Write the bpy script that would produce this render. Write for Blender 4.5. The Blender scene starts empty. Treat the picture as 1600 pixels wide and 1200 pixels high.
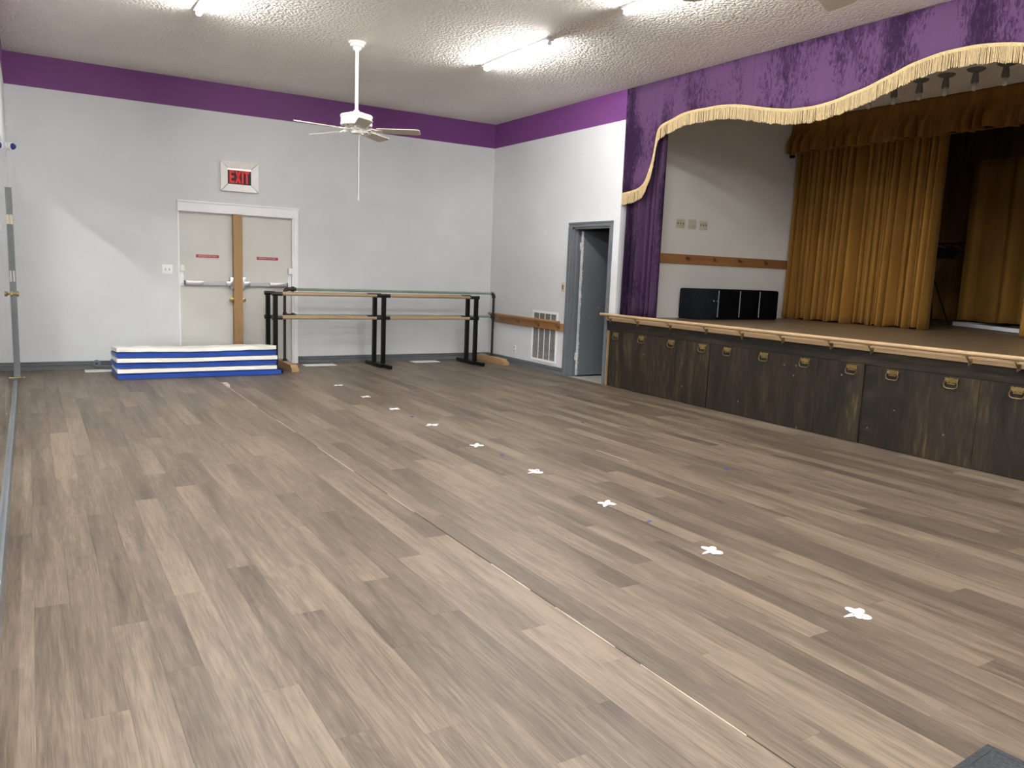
import bpy, bmesh, math, random
from mathutils import Vector, Matrix
R = math.radians
C = bpy.context.scene.collection
S = bpy.context.scene
random.seed(7)

# ------------------------------------------------------------------ camera
FPX, YAW, PITCH, ROLL = 1226.9, 0.5522, -0.1417, 0.0397
CAM = Vector((-6.312, -11.03, 1.4012))
fwd = Vector((math.sin(YAW) * math.cos(PITCH), math.cos(YAW) * math.cos(PITCH), math.sin(PITCH)))
r0 = fwd.cross(Vector((0, 0, 1))).normalized()
u0 = r0.cross(fwd)
rt = r0 * math.cos(ROLL) + u0 * math.sin(ROLL)
up = -r0 * math.sin(ROLL) + u0 * math.cos(ROLL)
cd = bpy.data.cameras.new('camera')
cam = bpy.data.objects.new('camera', cd)
C.objects.link(cam)
m = Matrix((rt, up, -fwd)).transposed().to_4x4()
m.translation = CAM
cam.matrix_world = m
cd.sensor_fit = 'HORIZONTAL'
cd.sensor_width = 36.0
cd.lens = FPX / 1600 * 36
cd.clip_start = 0.02
S.camera = cam

# ------------------------------------------------------------------ world, exposure
w = bpy.data.worlds.new('world')
S.world = w
w.use_nodes = True
w.node_tree.nodes['Background'].inputs[0].default_value = (0.8, 0.85, 0.9, 1)
w.node_tree.nodes['Background'].inputs[1].default_value = 0.3
S.view_settings.view_transform = 'Standard'
S.view_settings.look = 'None'
S.view_settings.gamma = 1
S.view_settings.use_curve_mapping = False
S.view_settings.exposure = 1.72
S.cycles.use_denoising = True
S.cycles.max_bounces = 10
S.cycles.diffuse_bounces = 6
S.cycles.glossy_bounces = 5
S.cycles.blur_glossy = 0.0
S.cycles.use_guiding = True
S.cycles.use_surface_guiding = True
S.cycles.guiding_training_samples = 24
S.cycles.sample_clamp_indirect = 40.0
TUBE = 64.0          # radiance of the fluorescent diffusers
TUBE_COL = (1.0, 0.985, 0.95)

W, H = 6.475, 3.66   # room width (x from -W to 0), height; back wall at y=0
YB = -14.5           # wall behind the camera
ZP = 3.30            # lower edge of the purple paint
ZS = 0.885           # stage floor
YS0, YS1 = -3.2, -11.36   # stage opening

# ------------------------------------------------------------------ node helpers
def mat(name):
    m = bpy.data.materials.new(name)
    m.use_nodes = True
    nt = m.node_tree
    b = nt.nodes['Principled BSDF']
    return m, nt, b

def N(nt, t, **kw):
    n = nt.nodes.new(t)
    for k, v in kw.items():
        if k.startswith('i_'):
            key = k[2:]
            key = int(key) if key.isdigit() else key.replace('_', ' ')
            n.inputs[key].default_value = v
        else:
            setattr(n, k, v)
    return n

def L(nt, a, b):
    nt.links.new(a, b)

def ramp(nt, fac, stops):
    r = nt.nodes.new('ShaderNodeValToRGB')
    el = r.color_ramp.elements
    while len(el) < len(stops):
        el.new(0.5)
    for e, (p, c) in zip(el, stops):
        e.position = p
        e.color = (*c, 1) if len(c) == 3 else c
    L(nt, fac, r.inputs[0])
    return r.outputs[0]

def simple(name, col, rough=0.5, metal=0.0, spec=0.5, var=0.06, scale=8.0, bump=0.0, bscale=60.0, stretch=(1, 1, 1), sheen=0.0, coat=0.0):
    """plain colour with a little large-scale wear and optional fine relief"""
    m, nt, b = mat(name)
    tc = N(nt, 'ShaderNodeTexCoord')
    mp = N(nt, 'ShaderNodeMapping')
    mp.inputs['Scale'].default_value = stretch
    L(nt, tc.outputs['Object'], mp.inputs[0])
    no = N(nt, 'ShaderNodeTexNoise', i_Scale=scale, i_Detail=4.0)
    L(nt, mp.outputs[0], no.inputs['Vector'])
    lo = tuple(c * (1 - var) for c in col)
    hi = tuple(min(1, c * (1 + var)) for c in col)
    L(nt, ramp(nt, no.outputs[0], [(0.3, lo), (0.7, hi)]), b.inputs['Base Color'])
    b.inputs['Roughness'].default_value = rough
    b.inputs['Metallic'].default_value = metal
    b.inputs['Specular IOR Level'].default_value = spec
    b.inputs['Sheen Weight'].default_value = sheen
    b.inputs['Coat Weight'].default_value = coat
    if bump:
        n2 = N(nt, 'ShaderNodeTexNoise', i_Scale=bscale, i_Detail=5.0)
        L(nt, mp.outputs[0], n2.inputs['Vector'])
        bp = N(nt, 'ShaderNodeBump', i_Strength=bump, i_Distance=0.01)
        L(nt, n2.outputs[0], bp.inputs['Height'])
        L(nt, bp.outputs[0], b.inputs['Normal'])
    return m

def wood(name, lo, hi, axis='y', scale=6.0, rough=0.45, contrast=(0.3, 0.7), bump=0.05, fine=30.0):
    m, nt, b = mat(name)
    tc = N(nt, 'ShaderNodeTexCoord')
    mp = N(nt, 'ShaderNodeMapping')
    s = {'x': (0.08, 1, 1), 'y': (1, 0.08, 1), 'z': (1, 1, 0.08)}[axis]
    mp.inputs['Scale'].default_value = s
    L(nt, tc.outputs['Object'], mp.inputs[0])
    n1 = N(nt, 'ShaderNodeTexNoise', i_Scale=scale, i_Detail=6.0, i_Distortion=0.6)
    n2 = N(nt, 'ShaderNodeTexNoise', i_Scale=fine, i_Detail=5.0)
    L(nt, mp.outputs[0], n1.inputs['Vector'])
    L(nt, mp.outputs[0], n2.inputs['Vector'])
    mx = N(nt, 'ShaderNodeMath', operation='ADD')
    m2 = N(nt, 'ShaderNodeMath', operation='MULTIPLY', i_1=0.4)
    m1 = N(nt, 'ShaderNodeMath', operation='MULTIPLY', i_1=0.6)
    L(nt, n1.outputs[0], m1.inputs[0]); L(nt, n2.outputs[0], m2.inputs[0])
    L(nt, m1.outputs[0], mx.inputs[0]); L(nt, m2.outputs[0], mx.inputs[1])
    L(nt, ramp(nt, mx.outputs[0], [(contrast[0], lo), (contrast[1], hi)]), b.inputs['Base Color'])
    b.inputs['Roughness'].default_value = rough
    bp = N(nt, 'ShaderNodeBump', i_Strength=bump, i_Distance=0.01)
    L(nt, mx.outputs[0], bp.inputs['Height'])
    L(nt, bp.outputs[0], b.inputs['Normal'])
    return m

# ------------------------------------------------------------------ materials
def paint(name, col, rough=0.6):
    m, nt, b = mat(name)
    g = N(nt, 'ShaderNodeNewGeometry')
    n1 = N(nt, 'ShaderNodeTexNoise', i_Scale=0.9, i_Detail=3.0)
    L(nt, g.outputs['Position'], n1.inputs['Vector'])
    lo = tuple(c * 0.95 for c in col); hi = tuple(min(1, c * 1.04) for c in col)
    L(nt, ramp(nt, n1.outputs[0], [(0.35, lo), (0.65, hi)]), b.inputs['Base Color'])
    n2 = N(nt, 'ShaderNodeTexNoise', i_Scale=45.0, i_Detail=4.0)
    L(nt, g.outputs['Position'], n2.inputs['Vector'])
    n3 = N(nt, 'ShaderNodeTexNoise', i_Scale=2.2, i_Detail=3.0)
    L(nt, g.outputs['Position'], n3.inputs['Vector'])
    ad = N(nt, 'ShaderNodeMath', operation='MULTIPLY_ADD', i_1=0.05)
    L(nt, n2.outputs[0], ad.inputs[0]); L(nt, n3.outputs[0], ad.inputs[2])
    bp = N(nt, 'ShaderNodeBump', i_Strength=0.25, i_Distance=0.02)
    L(nt, ad.outputs[0], bp.inputs['Height'])
    L(nt, bp.outputs[0], b.inputs['Normal'])
    b.inputs['Roughness'].default_value = rough
    b.inputs['Specular IOR Level'].default_value = 0.3
    return m

M = {}
M['wall'] = paint('pale_grey_paint', (0.605, 0.625, 0.64))
M['purple'] = paint('purple_paint', (0.160, 0.048, 0.190), 0.5)
M['stage_wall'] = paint('warm_white_paint', (0.62, 0.61, 0.58))

def ceiling_mat():
    m, nt, b = mat('popcorn_ceiling')
    g = N(nt, 'ShaderNodeNewGeometry')
    n1 = N(nt, 'ShaderNodeTexNoise', i_Scale=34.0, i_Detail=3.0, i_Roughness=0.65)
    v = N(nt, 'ShaderNodeTexVoronoi', feature='SMOOTH_F1', i_Scale=44.0)
    L(nt, g.outputs['Position'], n1.inputs['Vector']); L(nt, g.outputs['Position'], v.inputs['Vector'])
    sub = N(nt, 'ShaderNodeMath', operation='SUBTRACT')
    L(nt, n1.outputs[0], sub.inputs[0]); L(nt, v.outputs['Distance'], sub.inputs[1])
    bp = N(nt, 'ShaderNodeBump', i_Strength=0.85, i_Distance=0.020)
    L(nt, sub.outputs[0], bp.inputs['Height'])
    L(nt, bp.outputs[0], b.inputs['Normal'])
    n2 = N(nt, 'ShaderNodeTexNoise', i_Scale=1.2, i_Detail=2.0)
    L(nt, g.outputs['Position'], n2.inputs['Vector'])
    L(nt, ramp(nt, n2.outputs[0], [(0.3, (0.84, 0.815, 0.77)), (0.7, (0.88, 0.855, 0.81))]), b.inputs['Base Color'])
    b.inputs['Roughness'].default_value = 0.85
    b.inputs['Specular IOR Level'].default_value = 0.2
    return m
M['ceiling'] = ceiling_mat()

def plank_mat():
    m, nt, b = mat('wood_look_vinyl')
    oi = N(nt, 'ShaderNodeObjectInfo')
    g = N(nt, 'ShaderNodeNewGeometry')
    uv = N(nt, 'ShaderNodeUVMap')
    sep = N(nt, 'ShaderNodeSeparateXYZ')
    L(nt, uv.outputs[0], sep.inputs[0])
    sm = N(nt, 'ShaderNodeMath', operation='MULTIPLY_ADD', i_1=7.31)
    L(nt, g.outputs['Random Per Island'], sm.inputs[0]); L(nt, oi.outputs['Random'], sm.inputs[2])
    sc = N(nt, 'ShaderNodeMath', operation='MULTIPLY', i_1=91.7)
    L(nt, sm.outputs[0], sc.inputs[0])
    wn = N(nt, 'ShaderNodeTexWhiteNoise', noise_dimensions='1D')
    L(nt, sc.outputs[0], wn.inputs['W'])
    sp = N(nt, 'ShaderNodeSeparateColor')
    L(nt, wn.outputs['Color'], sp.inputs[0])
    # grain coordinates: world position shifted per plank, squeezed along the plank
    off = N(nt, 'ShaderNodeVectorMath', operation='SCALE'); off.inputs['Scale'].default_value = 37.0
    L(nt, wn.outputs['Color'], off.inputs[0])
    add = N(nt, 'ShaderNodeVectorMath', operation='ADD')
    L(nt, g.outputs['Position'], add.inputs[0]); L(nt, off.outputs[0], add.inputs[1])
    mp = N(nt, 'ShaderNodeMapping'); mp.inputs['Scale'].default_value = (1, 0.055, 1)
    L(nt, add.outputs[0], mp.inputs[0])
    mp2 = N(nt, 'ShaderNodeMapping'); mp2.inputs['Scale'].default_value = (1, 0.14, 1)
    L(nt, add.outputs[0], mp2.inputs[0])
    fine = N(nt, 'ShaderNodeTexNoise', i_Scale=60.0, i_Detail=8.0, i_Roughness=0.72, i_Distortion=0.3)
    L(nt, mp.outputs[0], fine.inputs['Vector'])
    strk = N(nt, 'ShaderNodeTexNoise', i_Scale=22.0, i_Detail=5.0, i_Distortion=0.6)
    L(nt, mp.outputs[0], strk.inputs['Vector'])
    blot = N(nt, 'ShaderNodeTexNoise', i_Scale=7.0, i_Detail=3.0, i_Distortion=0.5)
    L(nt, mp2.outputs[0], blot.inputs['Vector'])
    wv = N(nt, 'ShaderNodeTexNoise', i_Scale=7.0, i_Detail=2.0, i_Distortion=0.5)
    L(nt, mp2.outputs[0], wv.inputs['Vector'])
    mp3 = N(nt, 'ShaderNodeMapping'); mp3.inputs['Scale'].default_value = (1, 0.03, 1)
    L(nt, add.outputs[0], mp3.inputs[0])
    grain = N(nt, 'ShaderNodeTexNoise', i_Scale=190.0, i_Detail=4.0, i_Roughness=0.6)
    L(nt, mp3.outputs[0], grain.inputs['Vector'])
    cath = N(nt, 'ShaderNodeMath', operation='MULTIPLY', i_1=75.0)
    L(nt, wv.outputs[0], cath.inputs[0])
    sn = N(nt, 'ShaderNodeMath', operation='SINE')
    L(nt, cath.outputs[0], sn.inputs[0])
    # lengthwise shift from one end tone to the other
    mixt = N(nt, 'ShaderNodeMix'); mixt.data_type = 'FLOAT'
    L(nt, sep.outputs['Y'], mixt.inputs[0]); L(nt, sp.outputs[0], mixt.inputs[2]); L(nt, sp.outputs[1], mixt.inputs[3])
    def madd(a, k, c):
        n = N(nt, 'ShaderNodeMath', operation='MULTIPLY_ADD', i_1=k)
        L(nt, a, n.inputs[0])
        if isinstance(c, float): n.inputs[2].default_value = c
        else: L(nt, c, n.inputs[2])
        return n.outputs[0]
    t = madd(mixt.outputs[0], 0.46, -1.03)
    t = madd(blot.outputs[0], 0.50, t)
    t = madd(strk.outputs[0], 0.78, t)
    t = madd(fine.outputs[0], 0.80, t)
    t = madd(sn.outputs[0], 0.045, t)
    t = madd(grain.outputs[0], 0.80, t)
    col = ramp(nt, t, [(0.06, (0.036, 0.0270, 0.0200)), (0.38, (0.079, 0.0600, 0.0440)), (0.62, (0.120, 0.0920, 0.0670)), (0.95, (0.205, 0.160, 0.116))])
    L(nt, col, b.inputs['Base Color'])
    rr = madd(fine.outputs[0], 0.16, 0.34)
    L(nt, rr, b.inputs['Roughness'])
    b.inputs['Specular IOR Level'].default_value = 0.42
    bp = N(nt, 'ShaderNodeBump', i_Strength=0.10, i_Distance=0.004)
    L(nt, fine.outputs[0], bp.inputs['Height'])
    L(nt, bp.outputs[0], b.inputs['Normal'])
    return m
M['plank'] = plank_mat()
M['subfloor'] = simple('dark_subfloor', (0.05, 0.042, 0.036), 0.8)

def velvet_mat(name='crushed_purple_velvet', k=1.0):
    m, nt, b = mat(name)
    tc = N(nt, 'ShaderNodeNewGeometry')
    mp = N(nt, 'ShaderNodeMapping'); mp.inputs['Scale'].default_value = (1, 1, 0.35)
    L(nt, tc.outputs['Position'], mp.inputs[0])
    n1 = N(nt, 'ShaderNodeTexNoise', i_Scale=2.6, i_Detail=3.0)
    n2 = N(nt, 'ShaderNodeTexNoise', i_Scale=24.0, i_Detail=7.0, i_Roughness=0.7, i_Distortion=1.6)
    L(nt, mp.outputs[0], n1.inputs['Vector']); L(nt, mp.outputs[0], n2.inputs['Vector'])
    ma = N(nt, 'ShaderNodeMath', operation='MULTIPLY_ADD', i_1=1.1)
    L(nt, n1.outputs[0], ma.inputs[0])
    mb = N(nt, 'ShaderNodeMath', operation='MULTIPLY', i_1=0.9)
    L(nt, n2.outputs[0], mb.inputs[0]); L(nt, mb.outputs[0], ma.inputs[2])
    col = ramp(nt, ma.outputs[0], [(0.84, tuple(c * k for c in (0.017, 0.005, 0.026))), (0.95, tuple(c * k for c in (0.047, 0.018, 0.059))), (1.0, tuple(c * k for c in (0.078, 0.036, 0.092)))])
    L(nt, col, b.inputs['Base Color'])
    b.inputs['Roughness'].default_value = 0.75
    b.inputs['Sheen Weight'].default_value = 0.12
    b.inputs['Sheen Roughness'].default_value = 0.4
    b.inputs['Sheen Tint'].default_value = (0.75, 0.5, 0.85, 1)
    b.inputs['Specular IOR Level'].default_value = 0.15
    bp = N(nt, 'ShaderNodeBump', i_Strength=0.35, i_Distance=0.01)
    L(nt, n2.outputs[0], bp.inputs['Height'])
    L(nt, bp.outputs[0], b.inputs['Normal'])
    return m
M['velvet'] = velvet_mat()
M['velvet_shaded'] = velvet_mat('shaded_purple_velvet', 0.62)  # same velvet darkened; the shade of the folds is put into the colour

def gold_mat(name, lo, hi):
    m, nt, b = mat(name)
    tc = N(nt, 'ShaderNodeNewGeometry')
    mp = N(nt, 'ShaderNodeMapping'); mp.inputs['Scale'].default_value = (1, 1, 0.15)
    L(nt, tc.outputs['Position'], mp.inputs[0])
    n1 = N(nt, 'ShaderNodeTexNoise', i_Scale=7.0, i_Detail=4.0)
    L(nt, mp.outputs[0], n1.inputs['Vector'])
    L(nt, ramp(nt, n1.outputs[0], [(0.3, lo), (0.7, hi)]), b.inputs['Base Color'])
    b.inputs['Roughness'].default_value = 0.8
    b.inputs['Sheen Weight'].default_value = 0.06
    b.inputs['Sheen Roughness'].default_value = 0.35
    b.inputs['Sheen Tint'].default_value = (1.0, 0.8, 0.45, 1)
    b.inputs['Specular IOR Level'].default_value = 0.15
    return m
M['gold'] = gold_mat('gold_velour', (0.200, 0.096, 0.018), (0.265, 0.132, 0.027))
M['border'] = gold_mat('gap_shade_velour', (0.030, 0.014, 0.006), (0.045, 0.021, 0.008))  # near black, so the added border reads as shade over the gap
M['gold_dark'] = gold_mat('shadowed_gold_velour', (0.20, 0.092, 0.019), (0.25, 0.118, 0.025))

def stain_mat(name, axis):
    """dark brown wood stain wiped on unevenly, with paler rubbed streaks and dings"""
    m, nt, b = mat(name)
    tc = N(nt, 'ShaderNodeNewGeometry')
    mp = N(nt, 'ShaderNodeMapping')
    mp.inputs['Scale'].default_value = (1, 1, 0.16) if axis == 'z' else (1, 0.16, 1)
    L(nt, tc.outputs['Position'], mp.inputs[0])
    n1 = N(nt, 'ShaderNodeTexNoise', i_Scale=4.2, i_Detail=7.0, i_Roughness=0.62, i_Distortion=1.2)
    n2 = N(nt, 'ShaderNodeTexNoise', i_Scale=38.0, i_Detail=5.0)
    L(nt, mp.outputs[0], n1.inputs['Vector']); L(nt, mp.outputs[0], n2.inputs['Vector'])
    ma = N(nt, 'ShaderNodeMath', operation='MULTIPLY_ADD', i_1=0.35)
    L(nt, n2.outputs[0], ma.inputs[0])
    mb = N(nt, 'ShaderNodeMath', operation='MULTIPLY', i_1=0.65)
    L(nt, n1.outputs[0], mb.inputs[0]); L(nt, mb.outputs[0], ma.inputs[2])
    if axis == 'z':
        st = [(0.34, (0.006, 0.0048, 0.0036)), (0.49, (0.0175, 0.0130, 0.0085)), (0.57, (0.033, 0.0235, 0.0130)), (0.67, (0.085, 0.056, 0.025))]
    else:
        st = [(0.36, (0.006, 0.005, 0.0045)), (0.52, (0.016, 0.012, 0.009)), (0.62, (0.038, 0.027, 0.016)), (0.72, (0.085, 0.06, 0.035))]
    base = ramp(nt, ma.outputs[0], st)
    v = N(nt, 'ShaderNodeTexVoronoi', i_Scale=5.0)
    L(nt, tc.outputs['Position'], v.inputs['Vector'])
    dots = ramp(nt, v.outputs['Distance'], [(0.045, (1, 1, 1)), (0.06, (0, 0, 0))])
    mx = N(nt, 'ShaderNodeMix'); mx.data_type = 'RGBA'
    L(nt, dots, mx.inputs[0]); L(nt, base, mx.inputs[6]); mx.inputs[7].default_value = (0.12, 0.10, 0.085, 1)
    L(nt, mx.outputs[2], b.inputs['Base Color'])
    b.inputs['Roughness'].default_value = 0.5
    b.inputs['Specular IOR Level'].default_value = 0.35
    return m
M['stain'] = stain_mat('dark_stained_plywood', 'z')
M['stain_h'] = stain_mat('dark_stained_board', 'y')

M['stage_floor'] = wood('stage_laminate', (0.110, 0.076, 0.042), (0.205, 0.148, 0.085), 'y', 5.0, 0.40)
M['light_wood'] = wood('light_maple', (0.38, 0.255, 0.135), (0.50, 0.355, 0.20), 'y', 5.0, 0.45)
M['brown_wood'] = wood('brown_varnished_wood', (0.27, 0.115, 0.035), (0.44, 0.215, 0.08), 'y', 5.0, 0.35)
M['brown_wood_x'] = wood('brown_varnished_wood_crosswise', (0.21, 0.09, 0.032), (0.36, 0.17, 0.065), 'x', 5.0, 0.35)
M['mullion'] = wood('mullion_wood', (0.29, 0.16, 0.062), (0.42, 0.255, 0.11), 'z', 6.0, 0.45)
M['dowel'] = wood('oak_dowel', (0.30, 0.21, 0.12), (0.43, 0.315, 0.19), 'x', 6.0, 0.45)
M['foot_wood'] = wood('pine_lumber', (0.33, 0.19, 0.088), (0.47, 0.30, 0.155), 'y', 6.0, 0.55)
M['trim_wood'] = wood('brown_trim_strip', (0.16, 0.09, 0.03), (0.27, 0.16, 0.06), 'z', 6.0, 0.5)
M['white'] = simple('white_gloss_paint', (0.86, 0.86, 0.85), 0.4, var=0.03)
M['fan_white'] = simple('white_fan_enamel', (0.80, 0.78, 0.74), 0.35, var=0.02)
M['blade'] = simple('cream_fan_blade', (0.62, 0.58, 0.50), 0.5, var=0.03)
M['trim_white'] = simple('white_trim_paint', (0.80, 0.81, 0.83), 0.45, var=0.03)
M['door'] = simple('grey_beige_door_paint', (0.55, 0.55, 0.52), 0.4, var=0.04, scale=2.0)
M['gray'] = simple('slate_grey_paint', (0.130, 0.146, 0.158), 0.38, var=0.08, scale=4.0)
M['graydoor'] = simple('slate_door_paint', (0.125, 0.145, 0.165), 0.38, var=0.08, scale=2.0)
M['worn'] = simple('worn_pale_door_edge', (0.45, 0.46, 0.47), 0.5, var=0.3, scale=14.0)
M['black'] = simple('black_powder_coat', (0.003, 0.0034, 0.0034), 0.45, var=0.2, spec=0.25)
M['iron'] = simple('black_iron_pipe', (0.028, 0.024, 0.022), 0.5, metal=0.3, var=0.3, scale=20)
M['green'] = simple('pale_green_pipe', (0.20, 0.29, 0.22), 0.3, var=0.08)
M['sleeve'] = simple('black_rubber_sleeve', (0.006, 0.006, 0.007), 0.3, var=0.2)
M['brass'] = simple('brass', (0.46, 0.34, 0.14), 0.3, metal=1.0, var=0.2, scale=25)
M['bronze'] = simple('antique_bronze', (0.24, 0.17, 0.09), 0.35, metal=0.9, var=0.3, scale=25)
M['steel'] = simple('brushed_steel', (0.62, 0.63, 0.66), 0.3, metal=0.85, var=0.06)
M['alum'] = simple('dull_aluminium', (0.50, 0.51, 0.54), 0.4, metal=0.5, var=0.06)
M['red'] = simple('red_sticker', (0.36, 0.030, 0.045), 0.4, var=0.1)
M['pale_pink'] = simple('pink_white_print', (0.72, 0.48, 0.48), 0.5, var=0.05)
M['almond'] = simple('almond_plastic', (0.50, 0.47, 0.37), 0.4, var=0.04)
M['plate_white'] = simple('white_plastic', (0.82, 0.82, 0.82), 0.35, var=0.02)
M['dark'] = simple('dark_slot', (0.02, 0.02, 0.02), 0.6)
M['vinyl_white'] = simple('cream_vinyl', (0.88, 0.87, 0.81), 0.42, var=0.05, scale=6, bump=0.35, bscale=9.0)
M['vinyl_blue'] = simple('royal_blue_vinyl', (0.010, 0.060, 0.36), 0.36, var=0.12, scale=5, bump=0.35, bscale=9.0)
M['fringe'] = simple('gold_rayon_fringe', (0.42, 0.31, 0.15), 0.55, var=0.16, scale=40, sheen=0.3)
M['braid'] = simple('gold_braid', (0.54, 0.41, 0.21), 0.5, var=0.1, scale=60)
M['carpet_black'] = simple('black_padding', (0.0022, 0.0024, 0.003), 0.8, var=0.3, scale=30, spec=0.06)
M['carpet_lit'] = simple('lit_black_padding', (0.010, 0.0125, 0.017), 0.7, var=0.2, scale=30, spec=0.15)  # black padding toned up; the light on its face is in the colour
M['housing'] = simple('light_housing_enamel', (0.55, 0.55, 0.58), 0.4, var=0.02)
M['filter'] = simple('dusty_grey_filter', (0.17, 0.175, 0.165), 0.8, var=0.35, scale=40)
M['filter_pale'] = simple('pale_grey_filter', (0.26, 0.26, 0.245), 0.8, var=0.3, scale=40)
M['rubber'] = simple('black_rubber_mat', (0.022, 0.027, 0.032), 0.6, var=0.7, scale=90, bump=0.6, bscale=160)
M['blue_tape'] = simple('blue_tape', (0.03, 0.05, 0.24), 0.5, var=0.1)
M['seam_light'] = simple('worn_pale_seam_edge', (0.50, 0.44, 0.36), 0.5, var=0.25, scale=9)
M['seam_dark'] = simple('dark_seam', (0.03, 0.026, 0.022), 0.7)
M['table_white'] = simple('white_moulded_plastic', (0.72, 0.74, 0.76), 0.4, var=0.03)
M['table_gray'] = simple('grey_table_frame', (0.09, 0.095, 0.10), 0.4)
M['concrete'] = simple('worn_concrete', (0.30, 0.29, 0.27), 0.8, var=0.15)
M['lampgray'] = simple('grey_lamp_holder', (0.16, 0.155, 0.15), 0.45, var=0.05)

def paper_mat():
    m, nt, b = mat('printed_white_paper')
    tc = N(nt, 'ShaderNodeNewGeometry')
    n1 = N(nt, 'ShaderNodeTexNoise', i_Scale=95.0, i_Detail=2.0)
    L(nt, tc.outputs['Position'], n1.inputs['Vector'])
    L(nt, ramp(nt, n1.outputs[0], [(0.55, (0.76, 0.76, 0.78)), (0.62, (0.34, 0.34, 0.40))]), b.inputs['Base Color'])
    b.inputs['Roughness'].default_value = 0.6
    return m
M['paper'] = paper_mat()

def mirror_mat():
    m, nt, b = mat('silvered_mirror')
    tc = N(nt, 'ShaderNodeNewGeometry')
    n1 = N(nt, 'ShaderNodeTexNoise', i_Scale=0.8, i_Detail=2.0)
    L(nt, tc.outputs['Position'], n1.inputs['Vector'])
    L(nt, ramp(nt, n1.outputs[0], [(0.3, (0.80, 0.82, 0.82)), (0.7, (0.84, 0.86, 0.86))]), b.inputs['Base Color'])
    b.inputs['Metallic'].default_value = 1.0
    b.inputs['Roughness'].default_value = 0.02
    return m
M['mirror'] = mirror_mat()

def emit(name, col, s):
    m, nt, b = mat(name)
    b.inputs['Base Color'].default_value = (*[min(1, c) for c in col], 1)
    b.inputs['Emission Color'].default_value = (*col, 1)
    b.inputs['Emission Strength'].default_value = s
    return m
M['tube'] = emit('glowing_diffuser', TUBE_COL, TUBE)
M['exit_red'] = emit('red_exit_letter', (0.50, 0.010, 0.016), 0.16)
M['exit_glow'] = emit('exit_lamp_slit', (1.0, 0.85, 0.66), 0.3)
M['blue_lens'] = emit('blue_camera_lens', (0.006, 0.02, 0.16), 0.05)

def glass_mat():
    m, nt, b = mat('clear_bulb_glass')
    n1 = N(nt, 'ShaderNodeTexNoise', i_Scale=5.0)
    b.inputs['Base Color'].default_value = (0.85, 0.85, 0.85, 1)
    b.inputs['Transmission Weight'].default_value = 0.55
    b.inputs['Roughness'].default_value = 0.2
    b.inputs['IOR'].default_value = 1.15
    return m
M['glass'] = glass_mat()

# ------------------------------------------------------------------ mesh builder
BASE = {}

def _m(x):
    return M[x] if isinstance(x, str) else x

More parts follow.
